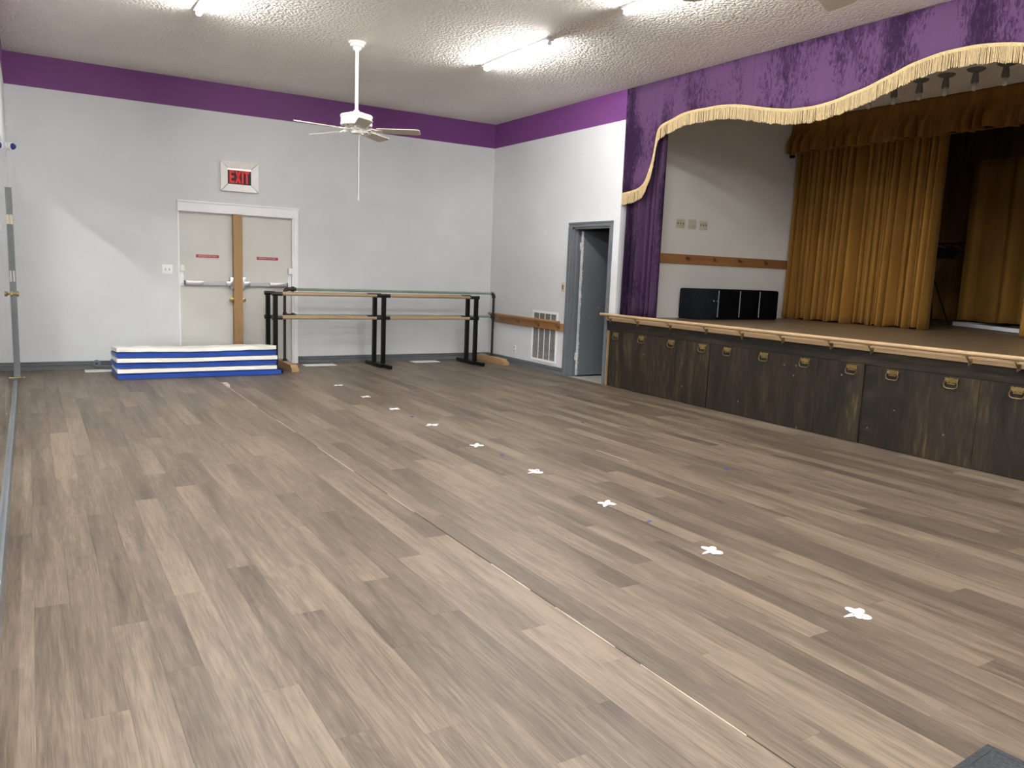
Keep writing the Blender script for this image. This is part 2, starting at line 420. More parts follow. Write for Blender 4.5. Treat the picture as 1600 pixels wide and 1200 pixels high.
class MB:
    def __init__(s):
        s.v, s.f, s.mi = [], [], []
        s.cur = 0
        s.uv = None
    def face(s, idx):
        s.f.append(tuple(idx)); s.mi.append(s.cur)
    def add(s, vs, fs):
        o = len(s.v)
        s.v += [Vector(p) for p in vs]
        for f in fs:
            s.face([i + o for i in f])
        return s
    def box(s, x0, x1, y0, y1, z0, z1):
        vs = [(x, y, z) for z in (z0, z1) for y in (y0, y1) for x in (x0, x1)]
        return s.add(vs, [(0, 2, 3, 1), (4, 5, 7, 6), (0, 1, 5, 4), (2, 6, 7, 3), (0, 4, 6, 2), (1, 3, 7, 5)])
    def cbox(s, c, d, b=0.0, rot=None):
        """box at centre c with size d and chamfer b, optionally turned by a matrix"""
        bm = bmesh.new()
        bmesh.ops.create_cube(bm, size=1.0)
        bmesh.ops.scale(bm, vec=d, verts=bm.verts)
        if b:
            bmesh.ops.bevel(bm, geom=list(bm.edges), offset=b, segments=2, affect='EDGES', profile=0.5)
        if rot is not None:
            bmesh.ops.transform(bm, matrix=rot.to_4x4(), verts=bm.verts)
        bm.verts.ensure_lookup_table()
        for i, v in enumerate(bm.verts): v.index = i
        s.add([v.co + Vector(c) for v in bm.verts], [[v.index for v in f.verts] for f in bm.faces])
        bm.free()
        return s
    def tube(s, pts, r, n=10, cap=True, radii=None):
        pts = [Vector(p) for p in pts]
        rings = []
        o = len(s.v)
        t0 = (pts[1] - pts[0]).normalized()
        a = Vector((0, 0, 1)) if abs(t0.z) < 0.9 else Vector((1, 0, 0))
        nrm = t0.cross(a).normalized()
        for i, p in enumerate(pts):
            if i == 0: t = t0
            elif i == len(pts) - 1: t = (pts[i] - pts[i - 1]).normalized()
            else: t = ((pts[i + 1] - p).normalized() + (p - pts[i - 1]).normalized()).normalized()
            nrm = (nrm - t * nrm.dot(t)).normalized()
            bn = t.cross(nrm)
            rr = radii[i] if radii else r
            s.v += [p + (nrm * math.cos(2 * math.pi * k / n) + bn * math.sin(2 * math.pi * k / n)) * rr for k in range(n)]
        for i in range(len(pts) - 1):
            for k in range(n):
                a0 = o + i * n + k; a1 = o + i * n + (k + 1) % n
                s.face((a0, a1, a1 + n, a0 + n))
        if cap:
            s.face([o + k for k in reversed(range(n))])
            s.face([o + (len(pts) - 1) * n + k for k in range(n)])
        return s
    def lathe(s, prof, c, n=20, axis='z'):
        """prof: list of (radius, height)"""
        o = len(s.v)
        c = Vector(c)
        for (r, h) in prof:
            for k in range(n):
                a = 2 * math.pi * k / n
                p = (r * math.cos(a), r * math.sin(a), h)
                if axis == 'x': p = (p[2], p[0], p[1])
                if axis == 'y': p = (p[0], p[2], p[1])
                s.v.append(c + Vector(p))
        for i in range(len(prof) - 1):
            for k in range(n):
                a0 = o + i * n + k; a1 = o + i * n + (k + 1) % n
                s.face((a0, a1, a1 + n, a0 + n))
        s.face([o + k for k in reversed(range(n))])
        s.face([o + (len(prof) - 1) * n + k for k in range(n)])
        return s
    def prism(s, poly, h, fn):
        """poly 2-D outline, fn(u, v, t) -> point, t in (0, h)"""
        n = len(poly)
        o = len(s.v)
        s.v += [Vector(fn(u, v, 0)) for u, v in poly] + [Vector(fn(u, v, h)) for u, v in poly]
        s.face([o + k for k in reversed(range(n))])
        s.face([o + n + k for k in range(n)])
        for k in range(n):
            s.face((o + k, o + (k + 1) % n, o + n + (k + 1) % n, o + n + k))
        return s
    def grid(s, rows):
        """rows: list of equally long lists of points"""
        o = len(s.v)
        n = len(rows[0])
        for r in rows: s.v += [Vector(p) for p in r]
        for i in range(len(rows) - 1):
            for k in range(n - 1):
                a = o + i * n + k
                s.face((a, a + 1, a + n + 1, a + n))
        return s
    def build(s, name, ma, parent=None, base=None, smooth=30, fix=True, solid=0.0):
        if base is None:
            base = BASE.get(parent.name, Vector()) if parent is not None else Vector()
        base = Vector(base)
        me = bpy.data.meshes.new(name)
        me.from_pydata([v - base for v in s.v], [], s.f)
        mats = ma if isinstance(ma, (list, tuple)) else [ma]
        for x in mats: me.materials.append(_m(x))
        if len(mats) > 1:
            me.polygons.foreach_set('material_index', s.mi)
        if fix:
            bm = bmesh.new(); bm.from_mesh(me)
            bmesh.ops.recalc_face_normals(bm, faces=bm.faces)
            bm.to_mesh(me); bm.free()
        if smooth:
            me.polygons.foreach_set('use_smooth', [True] * len(me.polygons))
            me.set_sharp_from_angle(angle=R(smooth))
        me.update()
        o = bpy.data.objects.new(name, me)
        C.objects.link(o)
        if parent is not None:
            o.parent = parent
        else:
            o.location = base
        BASE[o.name] = base
        if solid:
            md = o.modifiers.new('thickness', 'SOLIDIFY'); md.thickness = solid; md.offset = 0
        return o

def tag(o, label, cat, group=None, kind=None):
    o['label'] = label
    o['category'] = cat
    if group: o['group'] = group
    if kind: o['kind'] = kind
    return o

def thing(name, base, label, cat, group=None, kind=None):
    o = bpy.data.objects.new(name, None)
    o.empty_display_size = 0.1
    C.objects.link(o)
    o.location = base
    BASE[o.name] = Vector(base)
    return tag(o, label, cat, group, kind)

def dup(root, loc, label=None, rotz=None):
    r = root.copy(); C.objects.link(r); r.location = loc
    BASE[r.name] = Vector(loc)
    if rotz is not None: r.rotation_euler = (0, 0, rotz)
    if label: r['label'] = label
    for ch in list(root.children):
        c = ch.copy(); C.objects.link(c); c.parent = r
        for g in ch.children:
            d = g.copy(); C.objects.link(d); d.parent = c
    return r

def st(name, mb, ma, label, cat, **kw):
    return tag(mb.build(name, ma, **kw), label, cat, kind='structure')

# ------------------------------------------------------------------ room shell
def wallbox(mb, x0, x1, y0, y1, z0, z1, upper=1):
    """box split at the paint line: lower part grey, upper part purple"""
    if z0 < ZP:
        mb.cur = 0; mb.box(x0, x1, y0, y1, z0, min(z1, ZP))
    if z1 > ZP:
        mb.cur = upper; mb.box(x0, x1, y0, y1, max(z0, ZP), z1)
    mb.cur = 0
    return mb

# back wall with the double-door opening x -4.65..-3.163, z 0..2.01
DX0, DX1, DZ = -4.652, -3.163, 2.012
b = MB()
wallbox(b, -W - 0.15, DX0, 0, 0.15, 0, H)
wallbox(b, DX1, 0.0, 0, 0.15, 0, H)
wallbox(b, DX0, DX1, 0, 0.15, DZ, H)
st('wall_back', b, ['wall', 'purple'], 'pale grey back wall with a purple band along its top', 'wall', smooth=0)

# right wall up to the stage, with the doorway y -2.21..-3.02, z 0..2.03
b = MB()
wallbox(b, 0, 0.12, -2.21, 0.0, 0, H)
wallbox(b, 0, 0.12, YS0, -3.02, 0, H)
wallbox(b, 0, 0.12, -3.02, -2.21, 2.03, H)
st('wall_right', b, ['wall', 'purple'], 'pale grey side wall between the corner and the stage, purple on top', 'wall', smooth=0)
b = MB()
wallbox(b, 0, 0.12, YB, YS1 - 0.02, 0, H)
st('wall_right_far', b, ['wall', 'purple'], 'pale grey side wall beyond the far end of the stage', 'wall', smooth=0)

b = MB(); wallbox(b, -W - 0.15, -W, YB, 0, 0, H)
wl = st('wall_left', b, ['wall', 'purple'], 'mirrored left wall at the edge of the view', 'wall', smooth=0)
# mirror sheets: panels of the left wall
MB().box(-W, -W + 0.006, -1.79, -.80, 2.056, 2.36).build('mirror_panel', 'mirror', wl, smooth=0)
y = -1.795
while y > YB + 0.3:
    y2 = max(y - 1.22, YB + 0.25)
    MB().box(-W, -W + 0.006, y2 + 0.004, y - 0.004, 0.14, 2.36).build('mirror_panel', 'mirror', wl, smooth=0)
    y = y2
b = MB(); wallbox(b, -W - 0.15, 0.12, YB - 0.15, YB, 0, H)
st('wall_front', b, ['wall', 'purple'], 'pale grey wall behind the viewer', 'wall', smooth=0)
b = MB().box(-W - 0.15, 7.3, YB - 0.15, 0.15, H, H + 0.1)
st('ceiling', b, 'ceiling', 'beige popcorn textured ceiling with fluorescent strips', 'ceiling', smooth=0)

# stage enclosure
b = MB().box(0.12, 7.2, -3.22, -3.12, 0, H)
st('wall_stage_left', b, 'stage_wall', 'off white side wall of the stage behind the black boxes', 'wall', smooth=0)
b = MB().box(0.12, 7.2, -11.44, -11.34, 0, H)
st('wall_stage_right', b, 'stage_wall', 'off white side wall at the far end of the stage', 'wall', smooth=0)
b = MB().box(7.1, 7.2, -11.34, -3.22, 0, H)
st('wall_stage_back', b, 'stage_wall', 'off white rear wall of the stage', 'wall', smooth=0)

# little lobby behind the grey door
b = MB()
b.box(0.12, 1.7, -2.16, -2.06, 0, 2.6)
b.box(1.6, 1.7, -3.12, -2.16, 0, 2.6)
b.box(0.12, 1.7, -3.12, -2.06, 2.5, 2.6)
st('wall_lobby', b, 'gray', 'grey walls of the dark lobby behind the open door', 'wall', smooth=0)
b = MB().box(0.0, 1.7, -3.12, -2.06, -0.05, 0.0)
st('floor_lobby', b, 'concrete', 'worn concrete floor behind the open grey door', 'floor', smooth=0)

# ------------------------------------------------------------------ floor: planks printed in vinyl sheets
b = MB().box(-W, 0.0, YB, 0.0, -0.06, -0.006)
floor = st('floor', b, 'subfloor', 'wood look plank floor of the dance hall', 'floor', smooth=0)
PW, PL = 2.0155 / 16, 1.5
OFF = {0: .54, 1: .03, 2: .98, 3: .34, 4: .79, 5: .14, 6: 1.07, 7: 1.43}
SHIFT = [0.0, .57, 1.31, .25]
planks = []
nrow = int(math.ceil(W / PW))
for r in range(nrow):
    x0 = -W + r * PW
    x1 = min(x0 + PW, 0.0)
    sheet = r // 16
    off = (OFF[r % 8] + SHIFT[min(sheet, 3)]) % PL
    yy = -off
    segs = [(0.0, yy)] if off > 0.02 else []
    while yy > YB:
        segs.append((yy, max(yy - PL, YB))); yy -= PL
    g0 = 0.00005
    ga = 0.004 if (r % 16 == 0 and r > 0) else g0
    gb = 0.002 if (r % 16 == 15) else g0
    for (ya, yb) in segs:
        planks.append((x0 + ga, x1 - gb, yb, ya))
# the ones that show largest: by projected area
def proj(p):
    d = Vector(p) - CAM
    z = d.dot(fwd)
    if z < 0.05: return None
    return (800 + FPX * d.dot(rt) / z, 600 - FPX * d.dot(up) / z)
def shown(pl):
    x0, x1, y0, y1 = pl
    y0 = max(y0, CAM.y + 0.55)
    if y0 >= y1: return 0
    a = 0
    n = 6
    for i in range(n):
        for j in range(2):
            q = proj((x0 + (x1 - x0) * (j + .5) / 2, y0 + (y1 - y0) * (i + .5) / n, 0))
            if q and 0 < q[0] < 1600 and 0 < q[1] < 1200:
                d2 = (Vector((x0, (y0 + y1) / 2, 0)) - CAM).length
                a += 1.4 / d2 ** 3
    return a * (y1 - y0)
planks.sort(key=shown, reverse=True)
near, rest = planks[:298], planks[298:]
def plank_mesh(wd, ln):
    me = bpy.data.meshes.new('plank')
    x, yv, t, c = wd / 2, ln / 2, 0.006, 0.0002
    vs = [(-x, -yv, -t), (x, -yv, -t), (x, yv, -t), (-x, yv, -t), (-x + c, -yv + c, 0), (x - c, -yv + c, 0), (x - c, yv - c, 0), (-x + c, yv - c, 0)]
    fs = [(4, 5, 6, 7), (0, 1, 5, 4), (1, 2, 6, 5), (2, 3, 7, 6), (3, 0, 4, 7)]
    me.from_pydata(vs, [], fs)
    u = me.uv_layers.new(name='UVMap')
    for li, lp in enumerate(me.loops):
        v = vs[lp.vertex_index]
        u.data[li].uv = (v[0] / wd + .5, v[1] / ln + .5)
    me.materials.append(M['plank'])
    return me
cache = {}
for (x0, x1, y0, y1) in near:
    key = (round(x1 - x0, 4), round(y1 - y0, 3))
    if key not in cache: cache[key] = plank_mesh(x1 - x0, y1 - y0)
    o = bpy.data.objects.new('plank', cache[key])
    C.objects.link(o); o.parent = floor
    o.location = ((x0 + x1) / 2, (y0 + y1) / 2, 0)
me = bpy.data.meshes.new('plank_field')
vs, fs, uvs = [], [], []
for (x0, x1, y0, y1) in rest:
    o = len(vs)
    vs += [(x0, y0, -.006), (x1, y0, -.006), (x1, y1, -.006), (x0, y1, -.006), (x0, y0, 0), (x1, y0, 0), (x1, y1, 0), (x0, y1, 0)]
    uvs += [(0, 0), (1, 0), (1, 1), (0, 1)] * 2
    fs += [tuple(i + o for i in f) for f in [(4, 5, 6, 7), (0, 1, 5, 4), (1, 2, 6, 5), (2, 3, 7, 6), (3, 0, 4, 7)]]
me.from_pydata(vs, [], fs)
u = me.uv_layers.new(name='UVMap')
for li, lp in enumerate(me.loops): u.data[li].uv = uvs[lp.vertex_index]
me.materials.append(M['plank'])
o = bpy.data.objects.new('plank_field', me); C.objects.link(o); o.parent = floor; o['kind'] = 'stuff'
# curled pale edges along the two sheet seams, broken into worn lengths
rs = random.Random(3)
for sx, lens in ((-W + 16 * PW, ((-1.75, -3.3), (-4.0, -4.6), (-5.2, -6.0), (-6.6, -7.0), (-7.9, -8.25), (-8.45, -8.85), (-9.0, -9.5))), (-W + 32 * PW, ((-3.1, -3.6), (-6.1, -6.5)))):
    for (a, c) in lens:
        MB().box(sx - 0.004, sx + 0.0, c, a, -0.003, 0.0015).build('seam_edge', 'seam_light', floor, smooth=0)

# ------------------------------------------------------------------ baseboards, casings
def baseboard(name, fn, length, label):
    """fn(t along, d out of the wall, z) -> point; profile with two grooves"""
    prof = [(0, 0), (.020, 0), (.020, .012), (.016, .014), (.018, .045), (.007, .048), (.007, .053), (.017, .057), (.017, .073), (.005, .076), (.005, .082), (.014, .085), (.014, .094), (0, .097)]
    mb = MB().prism(prof, length, lambda u, v, t: fn(t, u, v))
    return st(name, mb, 'gray', label, 'baseboard', smooth=0)
baseboard('baseboard_back', lambda t, d, z: (-W + t, -d, z), (DX0 - 0.01) + W, 'grey grooved baseboard left of the double doors')
baseboard('baseboard_back_right', lambda t, d, z: (DX1 + 0.055 + t, -d, z), -(DX1 + 0.055), 'grey grooved baseboard behind the ballet barres')
baseboard('baseboard_right', lambda t, d, z: (-d, -2.13 + t, z), 2.13, 'grey grooved baseboard under the wall grille')
b = MB().box(-W, -W + 0.022, YB, -1.80, 0, 0.13)
st('baseboard_left', b, 'gray', 'grey board along the foot of the mirrored wall', 'baseboard', smooth=0)

# double-door frame
b = MB()
b.box(DX0 - 0.009, -3.107, -0.03, 0, DZ, 2.128)
b.box(DX0 - 0.016, -3.098, -0.045, 0, 2.128, 2.150)
b.box(DX0 - 0.009, DX0, -0.012, 0, 0, DZ)
b.box(DX1, -3.107, -0.02, 0, 0, DZ)
b.box(DX1 - 0.02, DX1, -0.005, 0.10, 0, DZ)
b.box(DX0, DX0 + 0.012, 0, 0.10, 0, DZ)
st('trim_1', b, 'trim_white', 'white header and casing round the double doors', 'door casing', smooth=0)
b = MB()
b.box(-3.975, -3.858, -0.035, 0.10, 0, DZ)
b.box(-3.975, -3.925, -0.052, -0.035, 0, DZ)
st('trim_2', b, 'mullion', 'bare wood post between the two exit doors', 'door post', smooth=0)

YD = 0.035  # face of the double doors
def exit_door(name, x0, x1, label, latch_x, far_x, stx, bar, closer):
    d = thing(name, ((x0 + x1) / 2, YD, 0), label, 'door', kind='structure')
    MB().box(x0, x1, YD, YD + 0.045, 0.01, DZ - 0.006).build('door_leaf', 'door', d, smooth=0)
    # push bar
    lo, hi = min(latch_x, far_x), max(latch_x, far_x)
    MB().box(lo, hi, YD - 0.055, YD - 0.012, 1.072, 1.122).box(lo + .02, hi - .02, YD - 0.012, YD, 1.08, 1.115).build('push_bar_rail', 'alum', d, smooth=0)
    MB().cbox(((bar[0] + bar[1]) / 2, YD - 0.05, 1.097), (abs(bar[1] - bar[0]), 0.05, 0.052), 0.006).build('push_pad', 'steel', d)
    MB().cbox((latch_x, YD - 0.035, 1.107), (0.05, 0.07, 0.155), 0.008).cbox((latch_x + (0.035 if latch_x < far_x else -0.035), YD - 0.045, 1.10), (0.08, 0.07, 0.06), 0.008).build('latch_case', 'steel', d)
    MB().cbox((far_x, YD - 0.035, 1.097), (0.012, 0.06, 0.06), 0.003).build('end_cap', 'table_gray', d)
    kx = latch_x - 0.012 if latch_x < far_x else latch_x + 0.0
    MB().lathe([(.030, 0), (.030, -.006), (.012, -.010), (.012, -.032), (.026, -.040), (.032, -.055), (.028, -.068), (.010, -.073)], (kx, YD, 0.885), 16, 'y').build('door_knob', 'brass', d)
    s_ = MB().box(stx, stx + 0.288, YD - 0.003, YD, 1.428, 1.467).build('sticker', 'red', d, smooth=0)
    # two words of pale print, too small to read in the photograph: EMERGENCY EXIT ONLY reads closest
    cu = bpy.data.curves.new('lettering', 'FONT'); cu.body = 'EMERGENCY EXIT ONLY'; cu.size = 0.030; cu.align_x = 'CENTER'; cu.align_y = 'CENTER'
    cu.extrude = 0.0004
    t = bpy.data.objects.new('lettering', cu); C.objects.link(t); t.parent = s_
    t.location = (stx + 0.144 - (x0 + x1) / 2, -0.0042, 1.4475); t.rotation_euler = (R(90), 0, 0); t.scale = (0.70, 1, 1)
    cu.materials.append(M['pale_pink'])
    cx, sg = closer
    MB().cbox((cx, YD - 0.03, 1.285), (0.055, 0.06, 0.085), 0.012).build('alarm_box', 'plate_white', d)
    MB().box(cx - 0.022, cx + 0.022, YD - 0.008, YD, 1.06, 1.235).cbox((cx - 0.012, YD - 0.012, 1.215), (.022, .02, .022), .003).cbox((cx, YD - 0.010, 1.09), (.02, .012, .02), .003).build('mounting_plate', 'trim_white', d)
    return d
exit_door('door_1', DX0 + 0.014, -3.977, 'left exit door with push bar and red strip sticker', -3.995, -4.585, -4.435, (-4.57, -4.36), (-4.612, 1))
exit_door('door_2', -3.856, DX1 - 0.022, 'right exit door with push bar, partly behind the barres', -3.835, -3.255, -3.657, (-3.50, -3.27), (-3.212, -1))

# single doorway casing (right wall)
b = MB()
for (p, q) in ((-2.21, -2.13), (-3.075, -3.02)):
    b.box(-0.018, 0, p, q, 0, 2.03); b.box(-0.026, -0.018, p + (.055 if p > -3 else .0), q - (0 if p > -3 else .035), 0, 2.03)
b.box(-0.018, 0, -3.075, -2.13, 2.03, 2.092); b.box(-0.026, -0.018, -3.075, -2.13, 2.07, 2.092)
b.box(0.0, 0.12, -2.24, -2.21, 0, 2.03); b.box(0.0, 0.12, -3.02, -2.995, 0, 2.03); b.box(0.0, 0.12, -3.02, -2.21, 2.005, 2.03)
b.box(0.045, 0.065, -2.252, -2.24, 0, 2.005)
st('trim_3', b, 'gray', 'slate grey casing round the open side doorway', 'door casing', smooth=0)
d3 = thing('door_3', (0.13, -2.26, 0), 'scuffed slate grey door standing open beside the stage', 'door', kind='structure')
MB().box(0.105, 0.92, -2.315, -2.27, 0.022, 1.985).build('door_leaf', 'graydoor', d3, smooth=0)
MB().box(0.100, 0.105, -2.316, -2.268, 0.022, 1.985).build('worn_edge', 'worn', d3, smooth=0)
for z in (0.28, 1.78):
    MB().tube([(0.098, -2.262, z - .05), (0.098, -2.262, z + .05)], 0.008, 8).box(0.085, 0.104, -2.300, -2.262, z - .05, z + .05).build('hinge', 'worn', d3)
for (x, z, r) in ((0.42, 0.955, .009), (0.27, 0.82, .006), (0.50, 1.32, .004)):
    MB().lathe([(r, 0), (r, -.002), (r * .4, -.003)], (x, -2.315, z), 8, 'y').build('bare_spot', 'worn', d3)
b = MB()
rs = random.Random(11)
z = 0.05
while z < 1.95:
    h = rs.uniform(.01, .05)
    if rs.random() < .65:
        wd = rs.uniform(.004, .014)
        b.box(0.1045, 0.1045 + wd, -2.3165, -2.315, z, z + h)
    z += h + rs.uniform(.005, .03)
b.build('chipped_paint', 'worn', d3, smooth=0)['kind'] = 'stuff'

# grey door in the left corner
d4 = thing('door_4', (-W, -1.0, 0), 'mirrored door with slate grey casing in the left wall near the corner', 'door', kind='structure')
MB().box(-W, -W + 0.006, -1.79, -.80, 0.02, 2.05).build('mirrored_leaf', 'mirror', d4, smooth=0)
MB().box(-W, -W + 0.030, -.70, -.09, 0, 2.09).box(-W, -W + .036, -.795, -.702, 0, 2.09).build('door_casing', 'gray', d4, smooth=0)
MB().box(-W + .008, -W + .036, -.799, -.795, 1.70, 1.80).build('strike_plate', 'almond', d4, smooth=0)
MB().box(-W + .012, -W + .030, -.798, -.795, 1.08, 1.20).build('latch_plate', 'alum', d4, smooth=0)
MB().lathe([(.03, 0), (.03, .006), (.011, .010), (.011, .030), (.024, .038), (.029, .050), (.024, .060), (.010, .064)], (-W + 0.006, -1.66, 0.985), 14, 'x').build('door_knob', 'brass', d4)
ds = thing('door_stop', (-W + 0.01, -0.95, 0.04), 'small brass spring door stop by the left corner', 'door stop')
MB().tube([(-W + 0.006, -0.95, 0.04), (-W + 0.065, -0.95, 0.04)], 0.006, 8).build('spring', 'brass', ds)
MB().lathe([(.010, 0), (.012, .004), (.012, .014), (.008, .018)], (-W + 0.065, -0.95, 0.04), 10, 'x').build('tip', 'brass', ds)

# ------------------------------------------------------------------ fluorescent strips
def fluorescent():
    t = thing('fluorescent_light', (0, 0, H), '', 'ceiling light')
    MB().box(-0.042, 0.042, -0.64, 0.64, H - 0.022, H).build('housing', 'housing', t, smooth=0)
    prof = [(.014, 0), (.021, -.009), (.024, -.020), (.021, -.032), (.012, -.041), (-.012, -.041), (-.021, -.032), (-.024, -.020), (-.021, -.009), (-.014, 0)]
    MB().prism(prof, 1.24, lambda u, v, s: (u, -0.62 + s, H - 0.0225 + v)).build('diffuser', 'tube', t, smooth=0)
    for s in (-1, 1):
        MB().prism([(u * 1.06, v * 1.06) for u, v in prof], 0.018, lambda u, v, k: (u, s * 0.621 + s * k, H - 0.0222 + v)).build('end_cap', 'plate_white', t, smooth=0)
    return t
LX, LY = (-1.9, -4.9), (-3.68, -6.10, -8.52, -10.94, -13.36)
LAB = {(0, 0): 'lit fluorescent strip right of the ceiling fan, nearest the back wall', (0, 1): 'lit fluorescent strip cut by the top of the frame, near the purple valance',
       (1, 0): 'lit fluorescent strip left of the ceiling fan, cut by the frame top'}
f0 = fluorescent()
first = True
for i, x in enumerate(LX):
    for j, yv in enumerate(LY):
        lab = LAB.get((i, j), 'fluorescent strip outside the frame, %s row, %s from the back wall' % (('stage side', 'mirror side')[i], ('first', 'second', 'third', 'fourth', 'fifth')[j]))
        if first:
            o = f0; o.location = (x, yv, H); o['label'] = lab; first = False
        else:
            o = dup(f0, (x, yv, H), lab)
        o['group'] = 'fluorescent strips on the ceiling'

# ------------------------------------------------------------------ ceiling fans
def fan(base, rot, label, cord=True):
    X, Y, _ = base
    t = thing('ceiling_fan', base, label, 'ceiling fan', 'ceiling fans')
    P = lambda dx, dy, z: (X + dx, Y + dy, z)
    MB().lathe([(.085, 0), (.085, -.014), (.070, -.022), (.066, -.045), (.044, -.052), (.038, -.075), (.020, -.086)], P(0, 0, H), 24).build('canopy', 'fan_white', t)
    MB().tube([P(0, 0, H - .08), P(0, 0, 2.98)], 0.017, 12).build('downrod', 'fan_white', t)
    MB().lathe([(.022, 2.995), (.030, 2.985), (.034, 2.972), (.075, 2.966), (.100, 2.956), (.160, 2.940), (.166, 2.930), (.166, 2.918), (.158, 2.912), (.160, 2.860), (.163, 2.852), (.160, 2.835), (.115, 2.818), (.08, 2.815)], P(0, 0, 0), 32).build('motor_housing', 'fan_white', t)
    b = MB()
    for k in range(12):
        a = 2 * math.pi * k / 12
        mtx = Matrix.Rotation(a, 3, 'Z')
        b.cbox(Vector(P(0, 0, 2.823)) + mtx @ Vector((.125, 0, 0)), (.04, .012, .006), 0, mtx)
    b.build('cooling_slots', 'dark', t, smooth=0)['kind'] = 'stuff'
    MB().lathe([(.060, 2.816), (.062, 2.800), (.058, 2.770), (.050, 2.758), (.020, 2.752)], P(0, 0, 0), 20).build('switch_hub', 'fan_white', t)
    if cord: MB().tube([P(.03, 0, 2.755), P(.031, 0, 2.715)], 0.0022, 6).tube([P(.031, 0, 2.715), P(.033, 0, 2.13)], 0.0035, 6).lathe([(.003, 2.13), (.006, 2.12), (.006, 2.09), (.003, 2.08)], P(.033, 0, 0), 8).build('pull_cord', 'fan_white', t)
    for k in range(5):
        a = R(rot + 72 * k)
        mt = Matrix.Rotation(a, 3, 'Z') @ Matrix.Rotation(R(-12), 3, 'X')
        o0 = Vector(P(0, 0, 2.795))
        poly = [(.215, -.056), (.25, -.060), (.62, -.072), (.648, -.066), (.66, -.050), (.66, .050), (.648, .066), (.62, .072), (.25, .060), (.215, .056)]
        bl = MB().prism(poly, .007, lambda u, v, s: o0 + mt @ Vector((u, v, s - .0035)))
        blade = bl.build('blade', ['blade'], t, smooth=0)
        m0 = Matrix.Rotation(a, 3, 'Z')
        arm = MB()
        for sg in (-1, 1):
            pts = [(.055, sg * .012, .000), (.10, sg * .012, -.004), (.135, sg * .030, .004), (.165, sg * .038, .0), (.20, sg * .030, -.006), (.25, sg * .022, -.006)]
            arm.tube([o0 + (m0 if i < 3 else mt) @ Vector(p) for i, p in enumerate(pts)], .007, 6)
        arm.cbox(o0 + mt @ Vector((.235, 0, -.007)), (.07, .07, .006), .001, mt)
        arm.build('blade_arm', 'fan_white', t)
    return t
fan((-3.355, -2.955, H), -30, 'white five blade ceiling fan on a long rod with pull cord')
fan((-3.355, -8.53, H), 22, 'ceiling fan near the viewer, only blade tips at the frame top', cord=False)

# ------------------------------------------------------------------ back wall fittings
# EXIT sign
t = thing('exit_sign', (-3.885, 0, 2.5), 'red EXIT sign in a white mitred frame above the double doors', 'exit sign')
ox0, ox1, oz0, oz1 = -4.128, -3.645, 2.307, 2.692
ix0, ix1, iz0, iz1 = -4.032, -3.736, 2.404, 2.603
def quad(a, b_, c, d, th=.004):
    return [Vector(p) for p in (a, b_, c, d)]
fo, fi = -0.012, -0.050
pieces = [((ox0, oz1), (ox1, oz1), (ix1, iz1), (ix0, iz1)), ((ox0, oz0), (ox1, oz0), (ix1, iz0), (ix0, iz0)),
          ((ox0, oz0), (ox0, oz1), (ix0, iz1), (ix0, iz0)), ((ox1, oz0), (ox1, oz1), (ix1, iz1), (ix1, iz0))]
for pc in pieces:
    cx = sum(p[0] for p in pc) / 4; cz = sum(p[1] for p in pc) / 4
    sh = [((p[0] - cx) * .975 + cx, (p[1] - cz) * .975 + cz) for p in pc]
    dep = [fi, fi, fo, fo]
    vs = [(p[0], dp, p[1]) for p, dp in zip(sh, dep)] + [(p[0], 0.0, p[1]) for p in sh]
    MB().add(vs, [(0, 1, 2, 3), (4, 5, 6, 7), (0, 1, 5, 4), (1, 2, 6, 5), (2, 3, 7, 6), (3, 0, 4, 7)]).build('frame_side', 'white', t, smooth=0)
MB().box(ox0 + .003, ox1 - .003, -0.004, 0, oz0 + .003, oz1 - .003).build('backing', 'dark', t, smooth=0)
MB().box(ix0, ix1, -0.008, -0.003, iz0, iz1 - .018).build('face', 'dark', t, smooth=0)
MB().box(ix0, ix1, -0.010, -0.003, iz1 - .018, iz1).build('lamp_slit', 'exit_glow', t, smooth=0)
lz0, lz1 = iz0 + .016, iz1 - .026
def letter(bars):
    b = MB()
    for p in bars:
        b.prism(p, .006, lambda u, v, s: (u, -0.008 - s, v))
    b.build('letter', 'exit_red', t, smooth=0)
def rect(x0, x1, z0, z1): return [(x0, z0), (x1, z0), (x1, z1), (x0, z1)]
hh = lz1 - lz0
e = ix0 + .022
letter([rect(e, e + .022, lz0, lz1), rect(e + .022, e + .062, lz1 - .026, lz1), rect(e + .022, e + .055, lz0 + hh / 2 - .013, lz0 + hh / 2 + .013), rect(e + .022, e + .062, lz0, lz0 + .026)])
x = e + .072
letter([[(x, lz0), (x + .024, lz0), (x + .074, lz1), (x + .050, lz1)], [(x + .050, lz0), (x + .074, lz0), (x + .024, lz1), (x, lz1)]])
x += .084
letter([rect(x, x + .022, lz0, lz1)])
x += .032
letter([rect(x, x + .066, lz1 - .026, lz1), rect(x + .022, x + .044, lz0, lz1 - .026)])

